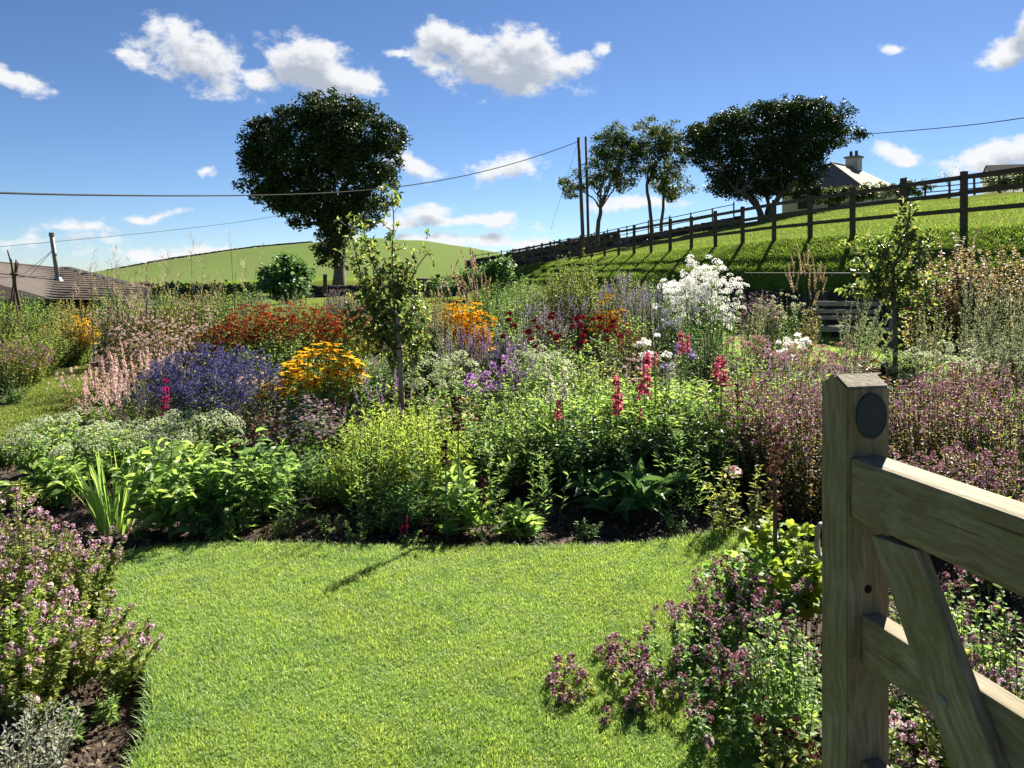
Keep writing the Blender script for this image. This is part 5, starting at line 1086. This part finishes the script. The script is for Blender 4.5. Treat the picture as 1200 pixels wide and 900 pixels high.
# --- white aster and around
p('whitebig', 838, 10.4, 298, 76, 'tall bush massed with white flowers, the brightest in the garden', dens=1.0)
p('whitebig', 806, 10.3, 316, 46, 'lower left shoulder of white flowers on a second bush', dens=1.0)
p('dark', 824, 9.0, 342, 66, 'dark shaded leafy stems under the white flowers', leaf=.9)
p('grey', 876, 10.2, 335, 36, 'grey stems with a few white heads right of the white bush', 'grey wormwood')
p('wphlox', 778, 8.6, 384, 44, 'white phlox left of the white bush base', share=.6)
p('wphlox', 800, 8.2, 392, 30, 'single pale lilac phlox below the white bush', fmat='laven')
p('aster', 888, 13.2, 336, 50, 'purple aster right of the white bush', 'far lavender asters', fmat=['lilac', 'yellow'])
p('rosew', 915, 14.0, 338, 60, 'white-flowered rose beside the dark wall')
p('rosew', 900, 13.2, 352, 44, 'small cream rose behind the sedum drift')
p('reed', 948, 14.6, 290, 36, 'tan feather reed grass in front of the shaded bank', 'feather reed grass')
p('leafy', 1012, 13.8, 362, 26, 'low green plant in front of the right part of the bench')
p('plum', 940, 13.4, 352, 30, 'dark bronze plant at the foot of the reed grass', mat='olive')
p('wphlox', 943, 11.6, 386, 14, 'tiny white flower standing by the back lawn', dens=3)
p('wphlox', 922, 10.6, 394, 22, 'low white flower clump at the edge of the back lawn', dens=2)
gsd = 'dusky pink sedum drift'
p('sedump', 885, 9.2, 392, 80, 'dusky pink sedum left end of the drift', gsd)
p('sedump', 940, 8.8, 402, 80, 'dusky pink sedum middle of the drift', gsd)
p('sedump', 985, 9.2, 398, 60, 'dusky pink sedum nearest the bench', gsd)
p('fresh', 870, 8.0, 408, 70, 'light green leaves in front of the pink sedum', mat='fresh')
p('fresh', 925, 7.4, 425, 90, 'green plants between the sedum and the purple oregano')
p('salvia', 985, 7.4, 424, 60, 'mixed purple-green plants behind the gate post top', fmat='mauve')
p('pinksp', 880, 6.6, 432, 40, 'few pink flowers above the dark oregano', fmat='pink', fsize=.5)
p('fresh', 1000, 8.6, 404, 60, 'green plants under the second apple tree')
p('fresh', 1052, 11.4, 412, 60, 'low green plant at the front edge of the back lawn by the apple trunk')
# --- right
p('russet', 1030, 8.4, 404, 30, 'dark red-leaved low plant by the second apple trunk', mat='plum')
p('sedumw', 1105, 7.6, 402, 80, 'cream white sedum, widest pale cushion on the right', 'cream sedums')
p('sedumw', 1055, 7.9, 400, 40, 'small cream sedum at the apple trunk', 'cream sedums')
p('russet', 1020, 7.2, 416, 50, 'wine-leaved plant between the pale sedum and the gate post', mat='plum')
p('yshrub', 1075, 6.9, 432, 50, 'yellowing leaves below the cream cushion')
p('grey', 1140, 9.6, 308, 60, 'tall silver-green wormwood, highest on the right', 'silver-green wormwood', dens=.9)
p('grey', 1185, 9.4, 326, 70, 'silver-green wormwood at the right edge', 'silver-green wormwood', dens=.9)
p('grey', 1090, 9.6, 338, 40, 'silver-green wormwood beside the apple tree', 'silver-green wormwood')
p('grey', 1000, 10.6, 334, 60, 'arching silver-green wormwood left of the apple trunk', 'silver-green wormwood', dens=.45)
p('olive', 1160, 8.6, 372, 100, 'olive bushy base of the wormwood on the right', mat='grey')
p('yshrub', 1105, 9.0, 358, 40, 'golden-leaved shrub right of the apple trunk', leaf=.8)
p('rosew', 1080, 8.8, 368, 30, 'small white-flowered bush by the apple trunk')
gb = 'russet bramble hedge'
p('russet', 1195, 11.5, 262, 80, 'russet bramble at the right edge, under the fence', gb)
p('russet', 1130, 12.0, 272, 90, 'russet bramble in the middle of the hedge', gb, leaf=1.1)
p('russet', 1150, 11.2, 292, 110, 'lower russet and green bramble behind the wormwood', gb)
p('reed', 1105, 12.6, 248, 30, 'dry straw-coloured grass poking above the bramble', 'feather reed grass', dens=.3)
p('russet', 1080, 12.4, 270, 60, 'greener bramble beside the apple tree top', gb, mat='olive')
# --- wispy stems of the middle distance
p('leafy', 578, 12.0, 264, 40, 'tall thin rose shoots with few leaves before the stone wall', dens=.16, leaf=.8, topvar=.5)
p('leafy', 545, 12.5, 285, 34, 'thin tall leafy stems left of the tan reed grass', dens=.2, leaf=.8, topvar=.5)
p('leafy', 470, 9.0, 400, 80, 'green underplanting behind the young apple tree')
p('leafy', 440, 8.4, 408, 80, 'green underplanting left of the young apple tree', mat='dark')
p('fresh', 610, 6.6, 430, 100, 'light green plant behind the plum spike')
p('leafy', 620, 8.0, 392, 70, 'green foliage below the first dahlias')
p('leafy', 480, 11.8, 345, 60, 'green bush behind the wormwood spires')

# --- the hazy back of the garden, in front of the meadow and the lane
for px_b, d_b, t_b, w_b, k_b, l_b in (
    (186, 17, 334, 70, 'shrub', 'dull green rose bush before the barn end'), (222, 18, 336, 60, 'olive', 'olive bush at the back of the garden below the hill foot'),
    (262, 17, 330, 60, 'yshrub', 'yellowish bush left of the round evergreen'), (300, 16, 332, 50, 'shrub', 'green bush in front of the round evergreen'),
    (345, 15, 338, 60, 'grey', 'low grey bush behind the middle of the red drift'), (388, 15, 336, 50, 'aster', 'hazy mauve aster beneath the big tree'),
    (432, 15, 338, 60, 'aster', 'mauve aster left of the pale field gate'), (470, 16, 340, 60, 'shrub', 'green bush hiding the foot of the field gate'),
    (508, 16, 336, 50, 'olive', 'olive bush before the lane wall'), (620, 17, 322, 70, 'shrub', 'dark rose bush by the dry stone wall'),
    (665, 17, 318, 60, 'yshrub', 'pale green bush at the foot of the bank'), (735, 15, 316, 60, 'yshrub', 'lime green bush left of the blue-grey wormwood'),
    (780, 14, 318, 60, 'shrub', 'green bush between wormwood and white aster'), (150, 15.5, 342, 60, 'olive', 'low olive bush under the barn roof end'), (20, 16, 340, 70, 'shrub', 'dark bush below the barn eaves'), (575, 16, 330, 60, 'shrub', 'green bush behind the tan reed grass')):
    p(k_b, px_b, d_b, t_b, w_b, l_b, 'bushes at the back of the garden')

# loose wisps that knit the drifts together
for k_b, px_b, d_b, t_b, w_b, l_b, kw in (('gaura', 330, 7.0, 410, 60, 'wispy pale stems between the sea holly and the golden daisies', {}), ('leafy', 420, 7.9, 398, 60, 'green shoots between golden daisies and sapling', {}),
        ('salvia', 455, 6.3, 430, 60, 'thin purple salvia behind the loosestrife', {}), ('gaura', 520, 6.0, 446, 60, 'pale wisps behind the tall plum spike', {}), ('salvia', 610, 7.2, 404, 60, 'thin lilac salvia in front of the first dahlias', {}), ('gaura', 720, 6.8, 420, 60, 'pale wisps behind the pink lupin spikes', {}), ('oreg', 820, 6.6, 436, 50, 'small pink oregano behind the wide lupin spike', {}),
        ('catmint', 670, 10.8, 346, 60, 'soft blue catmint above the dahlias', {}), ('lavender', 630, 10.2, 352, 50, 'faint lavender left above the dahlias', {}), ('gaura', 760, 7.6, 400, 50, 'pale wisps below the white phlox', {}), ('salvia', 905, 8.2, 400, 50, 'thin purple spikes rising through the pink sedum', {}), ('gaura', 960, 7.6, 414, 60, 'buff wisps behind the gate post', dict(fmat='seedbrown')),
        ('salvia', 1080, 6.6, 420, 60, 'plum spikes rising through the oregano right of the gate post', dict(fmat='wine')), ('gaura', 1150, 7.2, 410, 70, 'pale wisps above the purple drift on the right', {}), ('pinksp', 200, 8.8, 400, 44, 'short salmon spires left of the sea holly drift', {}), ('leafy', 250, 6.3, 470, 60, 'green shoots at the foot of the sea holly', {}), ('gaura', 90, 8.2, 420, 50, 'wispy stems leaning over the grass path', {})):
    p(k_b, px_b, d_b, t_b, w_b, l_b, dens=.5, **kw)
# taller loose stems at the front, whose shadows streak over the lawn edge
for k_b, px_b, d_b, t_b, w_b, l_b, kw in (('willowy', 428, 4.8, 470, 60, 'tall loose narrow-leaved stems at the front, left of the loosestrife', {}), ('leafy', 480, 4.72, 492, 56, 'tall loose green stems at the front before the loosestrife', {}), ('leafy', 572, 4.74, 498, 50, 'loose leafy stems right of the tall plum spike', dict(mat='fresh')),
        ('willowy', 640, 4.86, 500, 60, 'loose dark stems at the front below the cream lupins', {}), ('leafy', 345, 4.78, 500, 56, 'loose green stems with a purple-tinged top on the left of the bare soil', {}), ('willowy', 800, 4.9, 492, 60, 'loose shaded stems right of the dock leaves', {}), ('fresh', 288, 4.66, 500, 50, 'loose upright pale stems among the broad leaves on the left', {})):
    p(k_b, px_b, d_b, t_b, w_b, l_b, dens=.55, per=.8, **kw)
# seedlings and self-sown rosettes on the open soil
for px_b, d_b, t_b, k_b, l_b in ((262, 4.52, 612, 'broad', 'pale rounded seedling at the soil edge below the dark broad leaves'), (330, 4.62, 598, 'fresh', 'small seedling on the sunlit patch of soil'),
        (388, 4.66, 600, 'leafy', 'low sprig on the bare soil left of the loosestrife'), (415, 4.55, 608, 'fresh', 'bright small tuft beside the lawn below the loosestrife'), (620, 4.55, 606, 'leafy', 'sprig in the shade right of the glossy light leaf'),
        (690, 4.6, 606, 'dark', 'dim low sprig in the shade left of the dock leaves'), (790, 4.66, 596, 'dark', 'dim low sprig in the shade right of the dock leaves'), (165, 4.6, 602, 'leafy', 'sprig on the shaded soil under the strap leaves'), (80, 2.6, 812, 'leafy', 'tiny weed on the soil beside the silver plant'), (128, 2.72, 806, 'fresh', 'tiny weed at the cut lawn edge on the left')):
    p(k_b, px_b, d_b, t_b, 34 if d_b > 4 else 24, l_b, name='seedling', cat='seedling', leaf=.55, dens=1.6)

# ------------------------------------------------------------------ young apple trees, trained limbs and big leaves
def sapling(name, label, d, base, limbs, ll, per, seed, stake=None, fruit=()):
    r = np.random.default_rng(seed); x, y = (base[0] - 600) / F * d, d; z0 = gz(x, y); root = thing(name, label, 'tree', (x, y, z0)); B0 = np.array([x, y, z0])
    tm, fo = MB(), MB()
    for pix, r0, r1, den in limbs:
        P = np.array([P3(a, b, d) for a, b in pix]) - B0; P[0, 2] = max(P[0, 2], -.02); P[:, 1] += np.r_[0, r.normal(0, .10, len(P) - 1)]
        t = np.linspace(0, 1, len(P)); T = np.linspace(0, 1, 14); Q = np.stack([np.interp(T, t, P[:, k]) for k in range(3)], 1); Q[1:-1] = (Q[:-2] + 2 * Q[1:-1] + Q[2:]) / 4
        tm.tube(Q, np.linspace(r0, r1, 14), 7)
        n = int(den * per)
        if not n: continue
        A = Q[None]; pos, tan = along(A, r.uniform(.12, 1, (1, n))); pos, tan = pos[0], tan[0]
        # short spurs carry the leaves in whorls
        sp = unit(r.normal(0, 1, (n, 3)) + np.array([0, 0, .3])) * r.uniform(.02, .17, (n, 1)); e = pos + sp
        for i in range(0, n, 2): tm.tube([pos[i], e[i]], [.004, .002], 3, cap=False)
        m = 5; c = np.repeat(e, m, 0); D = unit(r.normal(0, 1, c.shape) + np.repeat(unit(sp), m, 0) * .8 + np.array([0, 0, .15])); s = ll * r.uniform(.55, 1.15, len(c))
        fo.inst(LEAF2, c, D, unit(np.array([0, 0, 1.]) + r.normal(0, .5, c.shape)), np.c_[s * .62, s, s * 1.2])
    tm.build('trunk', M['bark'], root, smooth=True); fo.build('crown', M['apple'], root)
    if stake:
        P = np.array([P3(*q, d - .07) for q in stake]) - B0; P[0, 2] = -.05; m = MB(); m.tube(P, [.032, .028], 8); m.build('stake', M['stake'], root, smooth=True)
        m = MB(); q = P[0] * .25 + P[1] * .75; a = np.linspace(0, 6.28, 14); m.tube(np.c_[q[0] + .05 * np.cos(a), q[1] + .03 + .07 * np.sin(a), np.full(14, q[2])], .008, 5); m.build('tie', M['cable'], root)
    for q in fruit:
        bm = bmesh.new(); bmesh.ops.create_uvsphere(bm, u_segments=12, v_segments=8, radius=.034)
        for v in bm.verts:
            rr = math.hypot(v.co.x, v.co.y); v.co.z *= .9; v.co.z -= .010 * math.exp(-(rr / .014) ** 2) * (1 if v.co.z > 0 else -1)
        me = bpy.data.meshes.new('apple'); bm.to_mesh(me); bm.free(); me.materials.append(M['applefruit']); [setattr(f, 'use_smooth', True) for f in me.polygons]
        o = link('apple', me, root); o.location = Vector(P3(*q, d - .1) - B0)
    return root
M['applefruit'] = noisemat('apple skin', [(.24, .035, .02), (.34, .10, .03)], scale=20, rough=.35, spec=.5)
sapling('young_apple_tree', 'young apple tree tied to a pale stake in front of the big tree', 7.6, (470, 502),
        [([(470, 505), (468, 450), (468, 390), (464, 330)], .022, .012, 1.0), ([(464, 400), (462, 340), (456, 290), (462, 262), (458, 226)], .012, .004, 1.0), ([(466, 420), (440, 380), (420, 320), (412, 285), (410, 258)], .012, .004, 1.2),
         ([(466, 380), (450, 340), (432, 300), (428, 272)], .010, .004, .9), ([(467, 370), (478, 335), (492, 312), (505, 290)], .010, .004, .45), ([(468, 410), (485, 380), (488, 350)], .010, .004, 1.1),
         ([(467, 430), (430, 400), (412, 370)], .009, .004, 1.2), ([(467, 400), (448, 372), (425, 345)], .009, .004, 1.2), ([(468, 440), (488, 415), (492, 395)], .008, .003, .9), ([(466, 360), (470, 330), (476, 318)], .008, .003, .8), ([(467, 390), (440, 362), (438, 335)], .008, .003, 1.2), ([(467, 420), (452, 400), (428, 392)], .008, .003, 1.0)],
        .066, 64, 71, stake=((472, 505), (467, 372)))
sapling('young_apple_tree', 'bushier young apple tree with one red apple on the right before the bank', 9.6, (1047, 462),
        [([(1047, 465), (1046, 400), (1046, 345), (1050, 300), (1058, 262), (1060, 236)], .036, .006, 1.2), ([(1046, 345), (1025, 320), (1008, 300), (1003, 285)], .016, .005, 1.0), ([(1046, 350), (1020, 345), (998, 335)], .014, .004, 1.0),
         ([(1046, 340), (1070, 310), (1085, 290)], .015, .005, 1.1), ([(1047, 360), (1075, 345), (1098, 325)], .013, .004, 1.1), ([(1048, 320), (1030, 295), (1022, 275)], .012, .004, 1.1), ([(1050, 310), (1075, 285), (1092, 275)], .012, .004, .9), ([(1046, 365), (1070, 360), (1085, 355)], .010, .003, .8),
         ([(1047, 330), (1036, 310), (1040, 285)], .010, .003, 1.2), ([(1047, 350), (1030, 335), (1015, 320)], .010, .003, 1.2), ([(1055, 290), (1066, 275), (1062, 255)], .009, .003, 1.2), ([(1047, 340), (1060, 325), (1072, 325)], .009, .003, 1.2)],
        .080, 38, 72, fruit=((1064, 361),))
